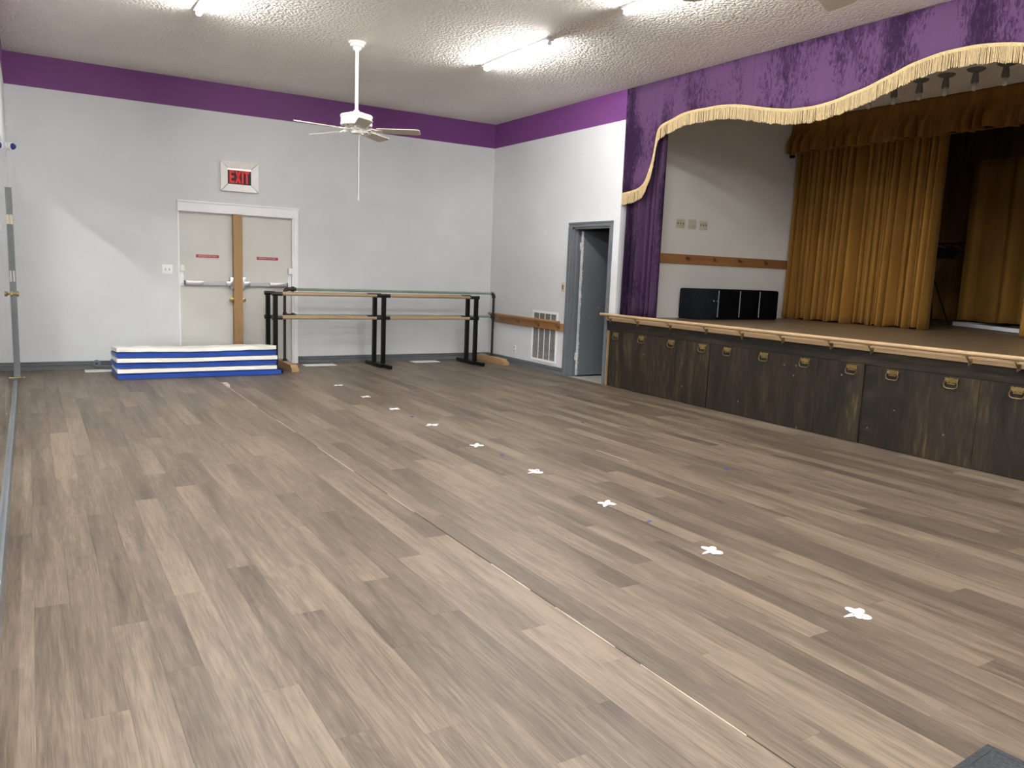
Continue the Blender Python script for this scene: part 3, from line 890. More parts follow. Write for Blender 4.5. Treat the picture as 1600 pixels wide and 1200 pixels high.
# double switch plate left of the doors
t = thing('light_switch', (-4.79, 0, 1.26), 'white two gang switch plate left of the double doors', 'light switch')
MB().cbox((-4.79, -0.004, 1.26), (0.124, 0.008, 0.120), 0.003).build('plate', 'plate_white', t)
for dx in (-.023, .023):
    MB().box(-4.79 + dx - .006, -4.79 + dx + .006, -.009, -.007, 1.248, 1.272).build('slot', 'dark', t, smooth=0)
    MB().cbox((-4.79 + dx, -.013, 1.262), (.007, .014, .011), .001).build('toggle', 'plate_white', t)
t = thing('round_outlet', (-5.635, -0.02, 0.06), 'round grey outlet cover on the left baseboard', 'outlet')
MB().lathe([(.052, 0), (.052, -.012), (.046, -.018), (.030, -.020)], (-5.635, -0.016, 0.058), 24, 'y').build('cover', 'gray', t)
MB().lathe([(.013, 0), (.013, -.003)], (-5.637, -0.036, 0.064), 12, 'y').build('hole', 'dark', t)
MB().tube([(-5.665, -.037, .045), (-5.65, -.040, .034), (-5.628, -.040, .032), (-5.61, -.037, .040)], .005, 6).build('lid_tab', 'gray', t)

# floor registers
def register(c, wd, dp, rot, label):
    t = thing('floor_register', (c[0], c[1], 0), label, 'floor vent', 'white floor registers along the back wall')
    rm = Matrix.Rotation(rot, 3, 'Z')
    cc = Vector((c[0], c[1], 0))
    q = lambda x, y, z: cc + rm @ Vector((x, y, z))
    b = MB()
    for (x0, x1, y0, y1) in ((-wd / 2, wd / 2, dp / 2 - .018, dp / 2), (-wd / 2, wd / 2, -dp / 2, -dp / 2 + .018), (-wd / 2, -wd / 2 + .022, -dp / 2 + .018, dp / 2 - .018), (wd / 2 - .022, wd / 2, -dp / 2 + .018, dp / 2 - .018)):
        b.prism([(x0, y0), (x1, y0), (x1, y1), (x0, y1)], .006, lambda u, v, s: q(u, v, s))
    b.build('rim', 'plate_white', t, smooth=0)
    b = MB()
    n = 16
    for k in range(n):
        xx = -wd / 2 + .03 + (wd - .06) * k / (n - 1)
        b.prism([(xx - .006, -dp / 2 + .018), (xx + .006, -dp / 2 + .018), (xx + .006, dp / 2 - .018), (xx - .006, dp / 2 - .018)], .005, lambda u, v, s: q(u, v, s))
    b.build('louvers', 'plate_white', t, smooth=0)
    MB().prism([(-wd / 2 + .02, -dp / 2 + .016), (wd / 2 - .02, -dp / 2 + .016), (wd / 2 - .02, dp / 2 - .016), (-wd / 2 + .02, dp / 2 - .016)], .0015, lambda u, v, s: q(u, v, s)).build('duct', 'plate_white', t, smooth=0)
register((-2.88, -.285), .44, .20, 0, 'white floor register just right of the pipe barre wooden foot')
register((-1.235, -.245), .42, .20, 0, 'white floor register between the barre middle and right posts')
register((-5.62, -.25), .32, .20, 0, 'white floor register left of the stacked gym mat')

# ------------------------------------------------------------------ folded gym mat
t = thing('folding_gym_mat', (-4.58, -0.72, 0), 'blue and white folding gym mat stacked in front of the doors', 'gym mat')
lh = 0.0622
rs = random.Random(5)
for k in range(6):
    x0, x1 = -5.50 + rs.uniform(-.008, .008), -3.69 + rs.uniform(-.008, .008)
    if k == 0: x1 = -3.69
    y0, y1 = -1.10 + rs.uniform(-.008, .008) + (.0 if k else -.012), -0.36
    z0 = .004 + k * lh
    bm = bmesh.new()
    bmesh.ops.create_grid(bm, x_segments=28, y_segments=10, size=0.5)
    rows_t, rows_b = [], []
    nx, ny = 30, 10
    def sag(u): return -.014 * math.exp(-((u - .45) / .22) ** 2) * (k / 5) + (.004 if k == 5 else 0) * math.sin(u * 40)
    b = MB()
    o = 0
    for lay in (1, 0):
        for j in range(ny + 1):
            for i in range(nx + 1):
                uu, vv = i / nx, j / ny
                ed = min(uu * (x1 - x0), (1 - uu) * (x1 - x0), vv * (y1 - y0), (1 - vv) * (y1 - y0))
                puff = .0 if ed > .02 else -.006 * (1 - ed / .02)
                z = z0 + (lh - .004 if lay else 0) + sag(uu) * (1 if lay else (k and (k - 1) / max(k, 1))) + (puff if lay else -puff)
                ruff = .004 * math.sin(uu * 61 + k) * math.sin(vv * 17 + k * 2)
                if lay: z += ruff * .5
                z *= 1 - .15 * vv
                xe = x1 + (.055 * max(0, (.45 - vv) / .45) if k == 0 else 0)
                b.v.append(Vector((x0 + uu * (xe - x0), y0 + vv * (y1 - y0), z)))
    wv = nx + 1
    off = wv * (ny + 1)
    for j in range(ny):
        for i in range(nx):
            a = j * wv + i
            b.face((a, a + 1, a + wv + 1, a + wv)); b.face((off + a, off + a + wv, off + a + wv + 1, off + a + 1))
    for i in range(nx):
        b.face((i, off + i, off + i + 1, i + 1)); a = ny * wv + i; b.face((a, a + 1, off + a + 1, off + a))
    for j in range(ny):
        a = j * wv; b.face((a, a + wv, off + a + wv, off + a)); a = j * wv + nx; b.face((a, off + a, off + a + wv, a + wv))
    bm.free()
    pn = b.build('mat_panel', 'vinyl_blue' if k % 2 == 0 else 'vinyl_white', t, smooth=60)
    pn['label'] = 'royal blue vinyl panel' if k % 2 == 0 else 'cream white vinyl panel'
    # stitched seam round the front
    MB().tube([(x0 + .01, y0 - .001, z0 + .003), ((x0 + x1) / 2, y0 - .001, z0 + .003 + sag(.45) * .6), (x1 - .01, y0 - .001, z0 + .003)], .0025, 6).build('seam', 'vinyl_blue', pn)

# ------------------------------------------------------------------ portable ballet barres
def ballet_barre(yc, xs, zt, zl, label, foot, dy):
    t = thing('ballet_barre', (xs[1], yc, 0), label, 'ballet barre', 'portable ballet barres')
    for x in xs:
        MB().box(x - .026, x + .026, yc - .026, yc + .026, .05, zt - .022).build('post', 'black', t, smooth=0)
        MB().cbox((x, yc + dy, .026), (.052, foot, .05), .004).build('foot', 'black', t)
        for z in (zt, zl):
            e0 = -.105 if x > xs[0] else -.04
            e1 = .085 if x < xs[-1] else .04
            MB().tube([(x + e0, yc, z), (x + e1, yc, z)], .0255, 14).build('sleeve', 'sleeve', t)
            for ex in (e0, e1):
                MB().tube([(x + ex - .004, yc, z), (x + ex + .004, yc, z)], .028, 14).build('collar', 'sleeve', t)
    for a, c in zip(xs[:-1], xs[1:]):
        for z in (zt, zl):
            MB().tube([(a + .08, yc, z), (c - .10, yc, z)], .021, 14).build('handrail', 'dowel', t)
    return t
ballet_barre(-.70, (-3.60, -2.10, -.63), 1.000, .690, 'front black ballet barre with wooden rails, nearer the hall', .56, 0)
ballet_barre(-.50, (-3.645, -2.155, -.665), 1.003, .692, 'black ballet barre with wooden rails standing just behind the front one', .56, 0)

# pipe barre with green rails
t = thing('pipe_barre', (-1.8, -.375, 0), 'black iron pipe barre with pale green rails and wooden feet', 'ballet barre')
PX0, PX1, PY, PZ1, PZ0 = -3.39, -.145, -.375, 1.055, .70
for x in (PX0, PX1):
    MB().tube([(x, PY, .085), (x, PY, PZ0)], .019, 12).tube([(x, PY, PZ0), (x, PY, PZ1 - .03)], .019, 12).build('upright', 'iron', t)
    sg = 1 if x == PX0 else -1
    pts = [(x + sg * .05 * (1 - math.cos(a)), PY, PZ1 - .05 + .05 * math.sin(a)) for a in [R(q) for q in range(0, 91, 15)]]
    MB().tube(pts, .026, 12).lathe([(.03, -.012), (.03, .012)], (x, PY, PZ1 - .055), 12).build('elbow', 'iron', t)
    MB().tube([(x, PY, PZ0 - .045), (x, PY, PZ0 + .045)], .027, 12).tube([(x, PY, PZ0), (x + sg * .05, PY, PZ0)], .026, 12).build('tee', 'iron', t)
    if sg == 1:
        for z in (PZ1, PZ0):
            MB().lathe([(.020, .05), (.024, .06), (.024, .085), (.033, .09), (.036, .10), (.036, .12), (.030, .13), (.024, .135), (.024, .15)], (x, PY, z), 12, 'x').build('union', 'iron', t)
    MB().lathe([(.045, .085), (.045, .093), (.028, .097), (.026, .115)], (x, PY, 0), 14).build('flange', 'iron', t)
    yf0, yf1 = -.93, -.03
    poly = [(yf0, 0), (yf1, 0), (yf1, .05), (yf1 - .03, .05), (yf1 - .06, .085), (yf0 + .20, .085), (yf0 + .16, .076), (yf0 + .12, .088), (yf0 + .08, .085), (yf0 + .05, .055), (yf0, .045)]
    xf = x - .055 if x == PX1 else x - .015
    MB().prism(poly, .09, lambda u, v, s: (xf - .045 + s, u, v)).build('wooden_foot', 'foot_wood', t, smooth=0)
for z in (PZ1, PZ0):
    MB().tube([(PX0 + .14, PY, z), (PX1 - .04, PY, z)], .0185, 12).build('green_rail', 'green', t)

# ------------------------------------------------------------------ right wall fittings
t = thing('wall_barre', (-.02, -1.16, .68), 'brown wooden barre on a board along the right wall', 'wall barre')
MB().cbox((-.026, -1.16, .665), (.022, 1.92, .105), .003).build('board', 'brown_wood', t)
MB().tube([(-.10, -.17, .735), (-.10, -2.115, .735)], .0215, 14).build('rail', 'brown_wood', t)
for yv in (-.50, -.98, -1.52, -2.03):
    MB().tube([(-.034, yv, .655), (-.06, yv, .655), (-.095, yv, .690), (-.10, yv, .716)], .007, 8).cbox((-.038, yv, .662), (.006, .028, .055), .002).build('bracket', 'bronze', t)

t = thing('return_air_grille', (0, -1.625, .5), 'white framed return air grille behind the wall barre', 'air vent')
gy0, gy1, gz0, gz1 = -1.95, -1.30, .135, .860
b = MB()
b.box(-.012, 0, gy0, gy1, gz1 - .032, gz1); b.box(-.012, 0, gy0, gy1, gz0, gz0 + .032)
b.box(-.012, 0, gy0, gy0 + .035, gz0 + .032, gz1 - .032); b.box(-.012, 0, gy1 - .035, gy1, gz0 + .032, gz1 - .032)
b.build('frame', 'plate_white', t, smooth=0)
cw = (gy1 - gy0 - .07) / 4
for k in range(1, 4):
    yv = gy0 + .035 + cw * k
    MB().box(-.007, 0, yv - .007, yv + .007, gz0 + .032, gz1 - .032).build('mullion', 'plate_white', t, smooth=0)
for k in range(4):
    ya, yb = gy0 + .035 + cw * k + (.007 if k else 0), gy0 + .035 + cw * (k + 1) - (.007 if k < 3 else 0)
    MB().box(-.002, 0, ya, yb, gz0 + .032, gz0 + .15).build('pale_filter', 'filter_pale', t, smooth=0)
    MB().box(-.002, 0, ya, yb, gz0 + .15, gz1 - .032).build('filter', 'filter_pale' if False else 'filter', t, smooth=0)
b = MB()
z = gz0 + .04
while z < gz1 - .036:
    for k in range(4):
        ya, yb = gy0 + .035 + cw * k + (.007 if k else 0), gy0 + .035 + cw * (k + 1) - (.007 if k < 3 else 0)
        b.add([(-.006, ya, z), (-.006, yb, z), (-.002, yb, z + .007), (-.002, ya, z + .007)], [(0, 1, 2, 3)])
    z += .013
b.build('louver', 'filter', t, smooth=0)['kind'] = 'stuff'

def outlet(c, label):
    t = thing('wall_outlet', c, label, 'outlet')
    MB().cbox((c[0] - .003, c[1], c[2]), (.006, .075, .118), .0025).build('plate', 'plate_white', t)
    for dz in (-.026, .026):
        MB().cbox((c[0] - .007, c[1], c[2] + dz), (.004, .034, .030), .001).build('socket', 'almond', t)
        MB().box(c[0] - .010, c[0] - .009, c[1] - .008, c[1] - .005, c[2] + dz - .006, c[2] + dz + .006).box(c[0] - .010, c[0] - .009, c[1] + .005, c[1] + .008, c[2] + dz - .006, c[2] + dz + .006).build('slots', 'dark', t, smooth=0)
outlet((0, -.82, .235), 'white duplex outlet low on the right wall near the corner')
t = thing('light_switch', (0, -2.035, 1.22), 'almond rocker switch plate beside the grey doorway', 'light switch')
MB().cbox((-.003, -2.035, 1.22), (.006, .072, .125), .0025).build('plate', 'almond', t)
MB().cbox((-.008, -2.035, 1.22), (.006, .030, .060), .002).build('rocker', 'bronze', t)

# ------------------------------------------------------------------ security camera on the left wall
t = thing('security_camera', (-W, -.62, 2.54), 'small white security camera with blue lens on left wall', 'camera')
cc = Vector((-W + .022, -.62, 2.54))
dv = Vector((.80, -.60, -.05)).normalized()
MB().lathe([(.040, 0), (.040, .010), (.028, .018), (.016, .030)], (-W, -.62, 2.545), 16, 'x').build('mount', 'plate_white', t)
MB().tube([cc, cc + dv * .006, cc + dv * .048, cc + dv * .054], .04, 18, radii=[.034, .041, .043, .039]).build('body', 'plate_white', t)
MB().tube([cc + dv * .050, cc + dv * .058, cc + dv * .070, cc + dv * .080, cc + dv * .086, cc + dv * .088], .03, 18, radii=[.036, .035, .029, .020, .010, .002]).build('lens', 'blue_lens', t)
t = thing('camera_cable', (-W + .01, -.6, 2.8), 'thin grey cable with a clip running down to security camera', 'cable')
pts = [(-W + .004, -.60, 3.12), (-W + .010, -.61, 3.04), (-W + .022, -.60, 2.96), (-W + .026, -.61, 2.88), (-W + .022, -.61, 2.78), (-W + .024, -.61, 2.68), (-W + .014, -.62, 2.57)]
MB().tube(pts, .004, 6).build('cord', 'housing', t)
MB().cbox((-W + .014, -.61, 2.765), (.03, .02, .03), .004).build('clip', 'housing', t)

# ------------------------------------------------------------------ stage
stage = thing('stage', (0, -7.2, 0), 'raised stage platform with brown wood floor', 'stage')
MB().box(0.0, 7.08, -11.33, -3.23, ZS - .05, ZS).build('stage_floor', 'stage_floor', stage, smooth=0)
MB().box(0.0, .06, -11.33, -3.24, -.05, ZS - .05).build('carcass', 'dark', stage, smooth=0)
front = thing('stage_front', (-.01, -7.2, 0), 'dark stained panelled stage front with small brass handles', 'stage front')
MB().box(-.012, -.0005, YS1, -3.075, .715, ZS - .052).build('top_board', 'stain_h', front, smooth=0)
MB().box(-.006, -.0005, -3.135, -3.085, 0.0, .715).build('end_strip', 'trim_wood', front, smooth=0)

def handle(panel, yv, z, tilt=0):
    b = MB()
    x = -.024
    # scalloped back plate
    poly = [(-.050, .030), (-.056, .042), (-.040, .046), (-.028, .040), (-.012, .046), (0, .042), (.012, .046), (.028, .040), (.040, .046), (.056, .042), (.050, .030), (.052, .014), (.036, .006), (.018, .010), (0, .004), (-.018, .010), (-.036, .006), (-.052, .014)]
    b.prism(poly, .005, lambda u, v, s: (x - s, yv + u, z + v))
    # inner pocket lip
    b.prism([(-.034, -.008), (.034, -.008), (.032, .004), (-.032, .004)], .006, lambda u, v, s: (x - s, yv + u, z + v))
    # swinging bail
    b.cur = 1
    pts = [(x - .010, yv - .046, z + .018), (x - .013, yv - .056, z - .006), (x - .014, yv - .050, z - .030), (x - .014, yv - .030, z - .040), (x - .014, yv + .030, z - .040), (x - .014, yv + .050, z - .030), (x - .013, yv + .056, z - .006), (x - .010, yv + .046, z + .018)]
    b.tube(pts, .0045, 8)
    for sg in (-1, 1):
        b.lathe([(.008, 0), (.008, -.012), (.004, -.014)], (x, yv + sg * .046, z + .020), 8, 'x')
    return b.build('handle', ['brass', 'bronze'], panel)

HY = [-3.278, -3.769, -4.29, -4.785, -5.151, -5.641, -6.136, -6.641, -7.039, -7.547, -8.05, -8.55, -9.05, -9.55, -10.1, -10.6, -11.1]
PAN = [(-3.138, -4.366), (-4.370, -4.880), (-4.905, -6.277), (-6.281, -6.762), (-6.905, -7.767), (-7.771, -8.60), (-8.625, -9.80), (-9.804, -11.3)]
for (ya, yb) in PAN:
    p = MB().box(-.018, -.0005, yb, ya, .006, .712).build('front_panel', 'stain', front, smooth=0)
    for h in HY:
        if yb < h < ya: handle(p, h, .652)
MB().box(-.004, -.0005, -6.9, -6.768, 0.0, .712).build('recessed_strip', 'stain_h', front, smooth=0)

# barre along the stage edge
t = thing('stage_edge_barre', (-.03, -7.2, .87), 'light wood barre bracketed along the stage front edge', 'barre')
MB().cbox((-.024, (YS1 - 3.075) / 2, .861), (.022, abs(YS1 + 3.075), .052), .003).build('board', 'light_wood', t)
MB().tube([(-.088, -3.02, .913), (-.088, YS1, .913)], .0185, 16).build('rail', 'light_wood', t)
for yv in (-3.17, -3.70, -4.27, -4.84, -5.35, -5.87, -6.42, -6.83, -7.68, -8.04, -8.9, -9.6, -10.3):
    b = MB().cbox((-.037, yv, .845), (.006, .032, .050), .002)
    b.tube([(-.040, yv, .850), (-.052, yv, .846), (-.074, yv + .004, .868), (-.082, yv + .012, .888)], .0062, 8)
    b.tube([(-.040, yv, .838), (-.050, yv, .826), (-.050, yv, .812)], .0055, 8)
    b.cbox((-.082, yv + .015, .888), (.022, .055, .005), .001)
    b.build('bracket', 'bronze', t)

# ------------------------------------------------------------------ proscenium valance
pts_top = [(-3.202, 2.422), (-3.327, 2.437), (-3.547, 2.502), (-3.638, 2.641), (-3.705, 2.834), (-3.737, 3.016), (-3.762, 3.10), (-3.823, 3.154), (-3.98, 3.20), (-4.134, 3.231), (-4.284, 3.244), (-4.595, 3.242), (-4.826, 3.226), (-5.049, 3.189), (-5.373, 3.112), (-5.667, 3.06), (-5.946, 3.047), (-6.197, 3.076), (-6.438, 3.119), (-6.658, 3.183), (-6.87, 3.241), (-7.069, 3.274), (-7.265, 3.284)]
# smooth the polyline by chord length (Catmull-Rom)
def smooth_line(p, step=.012):
    out = []
    for i in range(len(p) - 1):
        p0 = p[max(i - 1, 0)]; p1 = p[i]; p2 = p[i + 1]; p3 = p[min(i + 2, len(p) - 1)]
        d = math.hypot(p2[0] - p1[0], p2[1] - p1[1])
        n = max(1, int(d / step))
        for k in range(n):
            s = k / n
            q = []
            for a in (0, 1):
                q.append(.5 * (2 * p1[a] + (p2[a] - p0[a]) * s + (2 * p0[a] - 5 * p1[a] + 4 * p2[a] - p3[a]) * s * s + (-p0[a] + 3 * p1[a] - 3 * p2[a] + p3[a]) * s ** 3))
            out.append(tuple(q))
    out.append(p[-1])
    return out
kk = (-CAM.x - .012) / (-CAM.x + .04)
pts_top = [(CAM.y + (y_ - CAM.y) * kk, CAM.z + (z_ - CAM.z) * kk) for y_, z_ in pts_top]
pts_top[0] = (-3.206, pts_top[0][1])
YM = pts_top[-1][0]
pts_top = pts_top + [(2 * YM - y_, z_) for y_, z_ in reversed(pts_top[:-1])]
edge = smooth_line(pts_top)
XV = -.002
def drape(y_, z_):
    k = (H - z_) / 1.2
    return XV + (.010 * math.sin(y_ * 9 + 1.3 * math.sin(y_ * 3)) + .006 * math.sin(y_ * 23)) * min(1, k + .15)
val = thing('purple_valance', (XV, -7.27, 3.3), 'crushed purple velvet valance with gold fringe above the stage', 'valance')
seams = [-3.204, -3.79, -5.20, -6.60, -7.98, -9.35, -10.8, -11.4]
for a, c in zip(seams[:-1], seams[1:]):
    cols = [p for p in edge if c - 1e-6 <= p[0] <= a + 1e-6][::2]
    # make sure panels meet
    zed = lambda yy: min(edge, key=lambda q: abs(q[0] - yy))[1]
    cols = [(a - .001, zed(a))] + [p for p in cols if c + .004 < p[0] < a - .004] + [(max(c, YS1) + .001, zed(max(c, YS1)))]
    NR = 10
    rows = []
    for i in range(NR + 1):
        s = i / NR
        rows.append([(drape(y_, z_ + (H - .004 - z_) * s) - (.004 if j in (0, len(cols) - 1) else 0), y_, z_ + (H - .004 - z_) * s) for j, (y_, z_) in enumerate(cols)])
    MB().grid(rows).build('velvet_panel', 'velvet', val, fix=False, solid=.006)
bp_ = [(drape(y_, z_) - .010, y_, z_) for y_, z_ in edge[::2]]
MB().tube(bp_, .009, 6).tube([(p[0] - .001, p[1], p[2] - .014) for p in bp_], .007, 6).build('fringe_braid', 'braid', val)
b = MB()
rs = random.Random(9)
acc = 0
prev = edge[0]
for q in edge:
    acc += math.hypot(q[0] - prev[0], q[1] - prev[1]); prev = q
    while acc > .0062:
        acc -= .0062
        ln = .138 + rs.uniform(-.006, .006) + .004 * math.sin(q[0] * 40)
        x = drape(*q) - .010 - rs.uniform(0, .007)
        r_ = .0042
        dy = rs.uniform(-.004, .004)
        yy = q[0] + rs.uniform(-.002, .002)
        tp = [(x - r_, yy, q[1]), (x, yy - r_, q[1]), (x + r_, yy, q[1]), (x, yy + r_, q[1])]
        bt = [(x - r_ * .8, yy + dy, q[1] - ln), (x, yy + dy - r_ * .8, q[1] - ln), (x + r_ * .8, yy + dy, q[1] - ln), (x, yy + dy + r_ * .8, q[1] - ln)]
        b.add(tp + bt, [(0, 1, 5, 4), (1, 2, 6, 5), (2, 3, 7, 6), (3, 0, 4, 7), (4, 5, 6, 7)])
b.build('fringe', 'fringe', val, smooth=0, fix=False)['kind'] = 'stuff'

# ------------------------------------------------------------------ pleated cloth
def pleats(y0, y1, x, z0, z1, n, at, ab, seed, rows=16, per=12, flare=0.0, sharp=.7, hem=.006, wave=0.0, headz=None, lat=.35, dr=.25):
    rs = random.Random(seed)
    ph = []
    edges = [0]
    for k in range(n): edges.append(edges[-1] + rs.uniform(.6, 1.5))
    edges = [e / edges[-1] for e in edges]
    amp = [rs.uniform(.6, 1.25) for _ in range(n)]
    skew = [rs.uniform(-.5, .5) for _ in range(n)]
    drift = [rs.uniform(-1, 1) for _ in range(n + 1)]
    out = []
    for r in range(rows + 1):
        s = r / rows          # 0 bottom .. 1 top
        a_ = ab + (at - ab) * s
        if headz is not None:
            zz = z0 + (z1 - z0) * s
            a_ = ab * max(0.05, min(1.0, (headz - zz) / max(1e-3, headz - z0) * 1.6)) + at
        row = []
        for k in range(n):
            e0, e1 = edges[k], edges[k + 1]
            d0 = drift[k] * dr * (1 - s) / n; d1 = drift[k + 1] * dr * (1 - s) / n
            if k == 0: d0 = 0
            if k == n - 1: d1 = 0
            for i in range(per + (1 if k == n - 1 else 0)):
                u = i / per
                w_ = (e0 + d0) + (e1 + d1 - e0 - d0) * u
                v = math.sin(math.pi * u)
                v = v ** sharp if sharp > 0 else max(0.0, min(1.0, (v - .42) * 2.4))
                off = -a_ * amp[k] * v + a_ * .18 * math.sin(2 * math.pi * u + skew[k] * 3)
                yv = y0 + (y1 - y0) * w_ + (flare * (1 - s) * (w_ - .5))
                z = z0 + (z1 - z0) * s
                if r == 0: z += hem * math.sin(k * 2.1 + u * 3) + wave * math.sin(w_ * 60)
                # slight lateral overhang of each fold
                yv += a_ * lat * skew[k] * v
                row.append((x + off, yv, z))
        out.append(row)
    return MB().grid(out)

# purple legs at the sides of the opening
t = tag(pleats(-3.245, -3.845, .135, ZS + .012, 3.35, 6, .085, .105, 21, rows=18, per=14, sharp=.8).build('purple_side_curtain', 'velvet_shaded', base=(.1, -3.5, ZS), fix=False, solid=.005, smooth=60),
        'crushed purple velvet side curtain hanging left of the stage', 'curtain')
t = tag(pleats(-10.72, -11.30, .135, ZS + .012, 3.35, 6, .085, .105, 22, rows=18, per=14, sharp=.8).build('purple_side_curtain', 'velvet_shaded', base=(.2, -11, ZS), fix=False, solid=.005, smooth=60),
        'purple velvet side curtain at the far right end of the stage', 'curtain')

# gold pelmet
pel = thing('gold_pelmet', (2.95, -7.2, 3.2), 'pleated gold velour pelmet hung from the stage ceiling', 'pelmet')
pleats(-3.225, -11.3, 2.98, 3.20, H - .002, 50, .004, .115, 31, rows=14, per=20, sharp=-1, hem=.010, headz=3.54, lat=.03, dr=.02).build('pleated_cloth', 'gold_dark', pel, fix=False, solid=.004, smooth=60)
b = MB()
rs = random.Random(4)
yv = -3.23
while yv > -11.2:
    l_ = rs.uniform(.05, .11)
    b.tube([(2.95, yv, 3.205), (2.935, yv - l_ / 2, 3.196 + rs.uniform(-.006, .012)), (2.955, yv - l_, 3.205)], .006, 5)
    yv -= l_
b.build('rolled_hem', 'gold_dark', pel)
MB().tube([(2.99, -3.225, 3.172), (2.99, -3.29, 3.172)], .022, 10).build('track_end', 'black', pel)

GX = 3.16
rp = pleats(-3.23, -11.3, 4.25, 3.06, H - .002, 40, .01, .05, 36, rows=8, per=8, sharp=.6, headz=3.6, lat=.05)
tag(rp.build('gap_shade_curtain', 'border', base=(4.25, -7.2, 3.06), fix=False, solid=.004, smooth=60), 'added border curtain behind the front pelmet, coloured as the gap shade', 'curtain')  # added to keep the view under the pelmet dark
def curtain(y0, y1, x, z0, z1, n, seed, label, ma='gold', at=.12, ab=.17, **kw):
    mb = pleats(y0, y1, x, z0, z1, n, at, ab, seed, **kw)
    return tag(mb.build('gold_curtain', ma, base=(x, (y0 + y1) / 2, z0), fix=False, solid=.004, smooth=60), label, 'curtain')
curtain(-3.225, -5.36, GX + .09, ZS + .016, H - .01, 23, 41, 'gold velour stage curtain left of the dark gap', rows=20, per=12, hem=.012)
curtain(-6.44, -11.3, GX + .09, ZS + .016, H - .01, 44, 42, 'gold velour stage curtain at the right edge of frame', rows=20, per=10, hem=.012)
curtain(-4.70, -6.7, 5.05, ZS + .085, H - .01, 7, 43, 'gold velour curtain further back, over the white folding table', at=.05, ab=.07, rows=20, per=16, sharp=1.0)
curtain(-3.23, -4.95, 6.55, ZS + .016, H - .01, 7, 44, 'shaded gold backdrop curtain deep in the gap at rear', ma='gold_dark', at=.05, ab=.07, rows=18, per=14, sharp=1.0)
curtain(-5.0, -11.3, 6.75, ZS + .016, H - .01, 18, 45, 'gold backdrop curtain at the rear, mostly hidden from view', ma='gold_dark', at=.05, ab=.07, rows=12, per=8, sharp=1.0)

# ------------------------------------------------------------------ stage ceiling lamp holders
def lamp_holder(base, label):
    x, y_, z = base
    t = thing('lamp_holder', base, label, 'ceiling lamp', 'bare bulb lamp holders over the stage')
    MB().lathe([(.088, 0), (.088, -.006), (.070, -.022), (.040, -.032), (.030, -.034)], base, 20).build('ceiling_plate', 'lampgray', t)
    MB().lathe([(.026, -.030), (.026, -.060), (.030, -.066), (.038, -.125), (.036, -.140)], base, 16).build('socket', 'lampgray', t)
    MB().lathe([(.012, -.138), (.015, -.150), (.026, -.170), (.031, -.190), (.028, -.208), (.016, -.220), (.003, -.223)], base, 16).build('bulb', 'glass', t)
    return t
l0 = lamp_holder((2.10, -6.54, H), 'bare bulb lamp holder at far right below the valance fringe')
HL = ['second bare bulb lamp holder from the right frame edge', 'third bare bulb lamp holder counted from the right frame edge', 'fourth bare bulb lamp holder from the right frame edge',
      'fifth bare bulb lamp holder from the right, its plate behind the fringe', 'leftmost bare bulb peeking below the valance fringe']
for i, yv in enumerate((-6.24, -5.93, -5.64, -5.34, -5.03)):
    dup(l0, (2.10, yv, H), HL[i])

# ------------------------------------------------------------------ stage side wall fittings
t = thing('barre_bracket_board', (1.9, -3.24, 1.66), 'brown board with empty barre brackets on the stage side wall', 'bracket board')
MB().cbox((1.86, -3.233, 1.658), (2.52, .022, .122), .003).build('board', 'brown_wood_x', t)
for x in (1.10, 1.59, 2.08, 2.60):
    b = MB().lathe([(.022, 0), (.022, -.006), (.012, -.008)], (x + .03, -3.244, 1.675), 12, 'y')
    b.tube([(x + .03, -3.25, 1.675), (x + .01, -3.29, 1.655), (x - .005, -3.32, 1.650), (x - .008, -3.325, 1.668)], .008, 8)
    b.lathe([(.004, 0), (.014, .003), (.012, .008), (.003, .012)], (x - .008, -3.325, 1.668), 10)
    b.build('bracket', 'bronze', t)
def plate(c, n, label):
    t = thing('wall_plate', c, label, 'wall plate', 'almond wall plates on the stage side wall')
    MB().cbox((c[0], c[1] - .003, c[2]), (.150, .006, .118), .0025).build('plate', 'almond', t)
    for k in range(3):
        MB().cbox((c[0] + (k - 1) * .046, c[1] - .008, c[2]), (.011, .012, .024), .001).build('toggle', n, t)
    MB().box(c[0] - .058, c[0] + .058, c[1] - .0066, c[1] - .006, c[2] + .028, c[2] + .030).box(c[0] - .058, c[0] + .058, c[1] - .0066, c[1] - .006, c[2] - .030, c[2] - .028).build('screw_line', 'bronze', t, smooth=0)
for (xx, zz), lab, mm in zip(((.985, 2.115), (1.19, 2.118), (1.395, 2.117)), ('leftmost of three almond switch plates above the bracket board', 'middle of three almond switch plates above the bracket board', 'rightmost of three almond switch plates above the bracket board'), ('bronze', 'almond', 'bronze')):
    plate((xx, -3.22, zz), mm, lab)

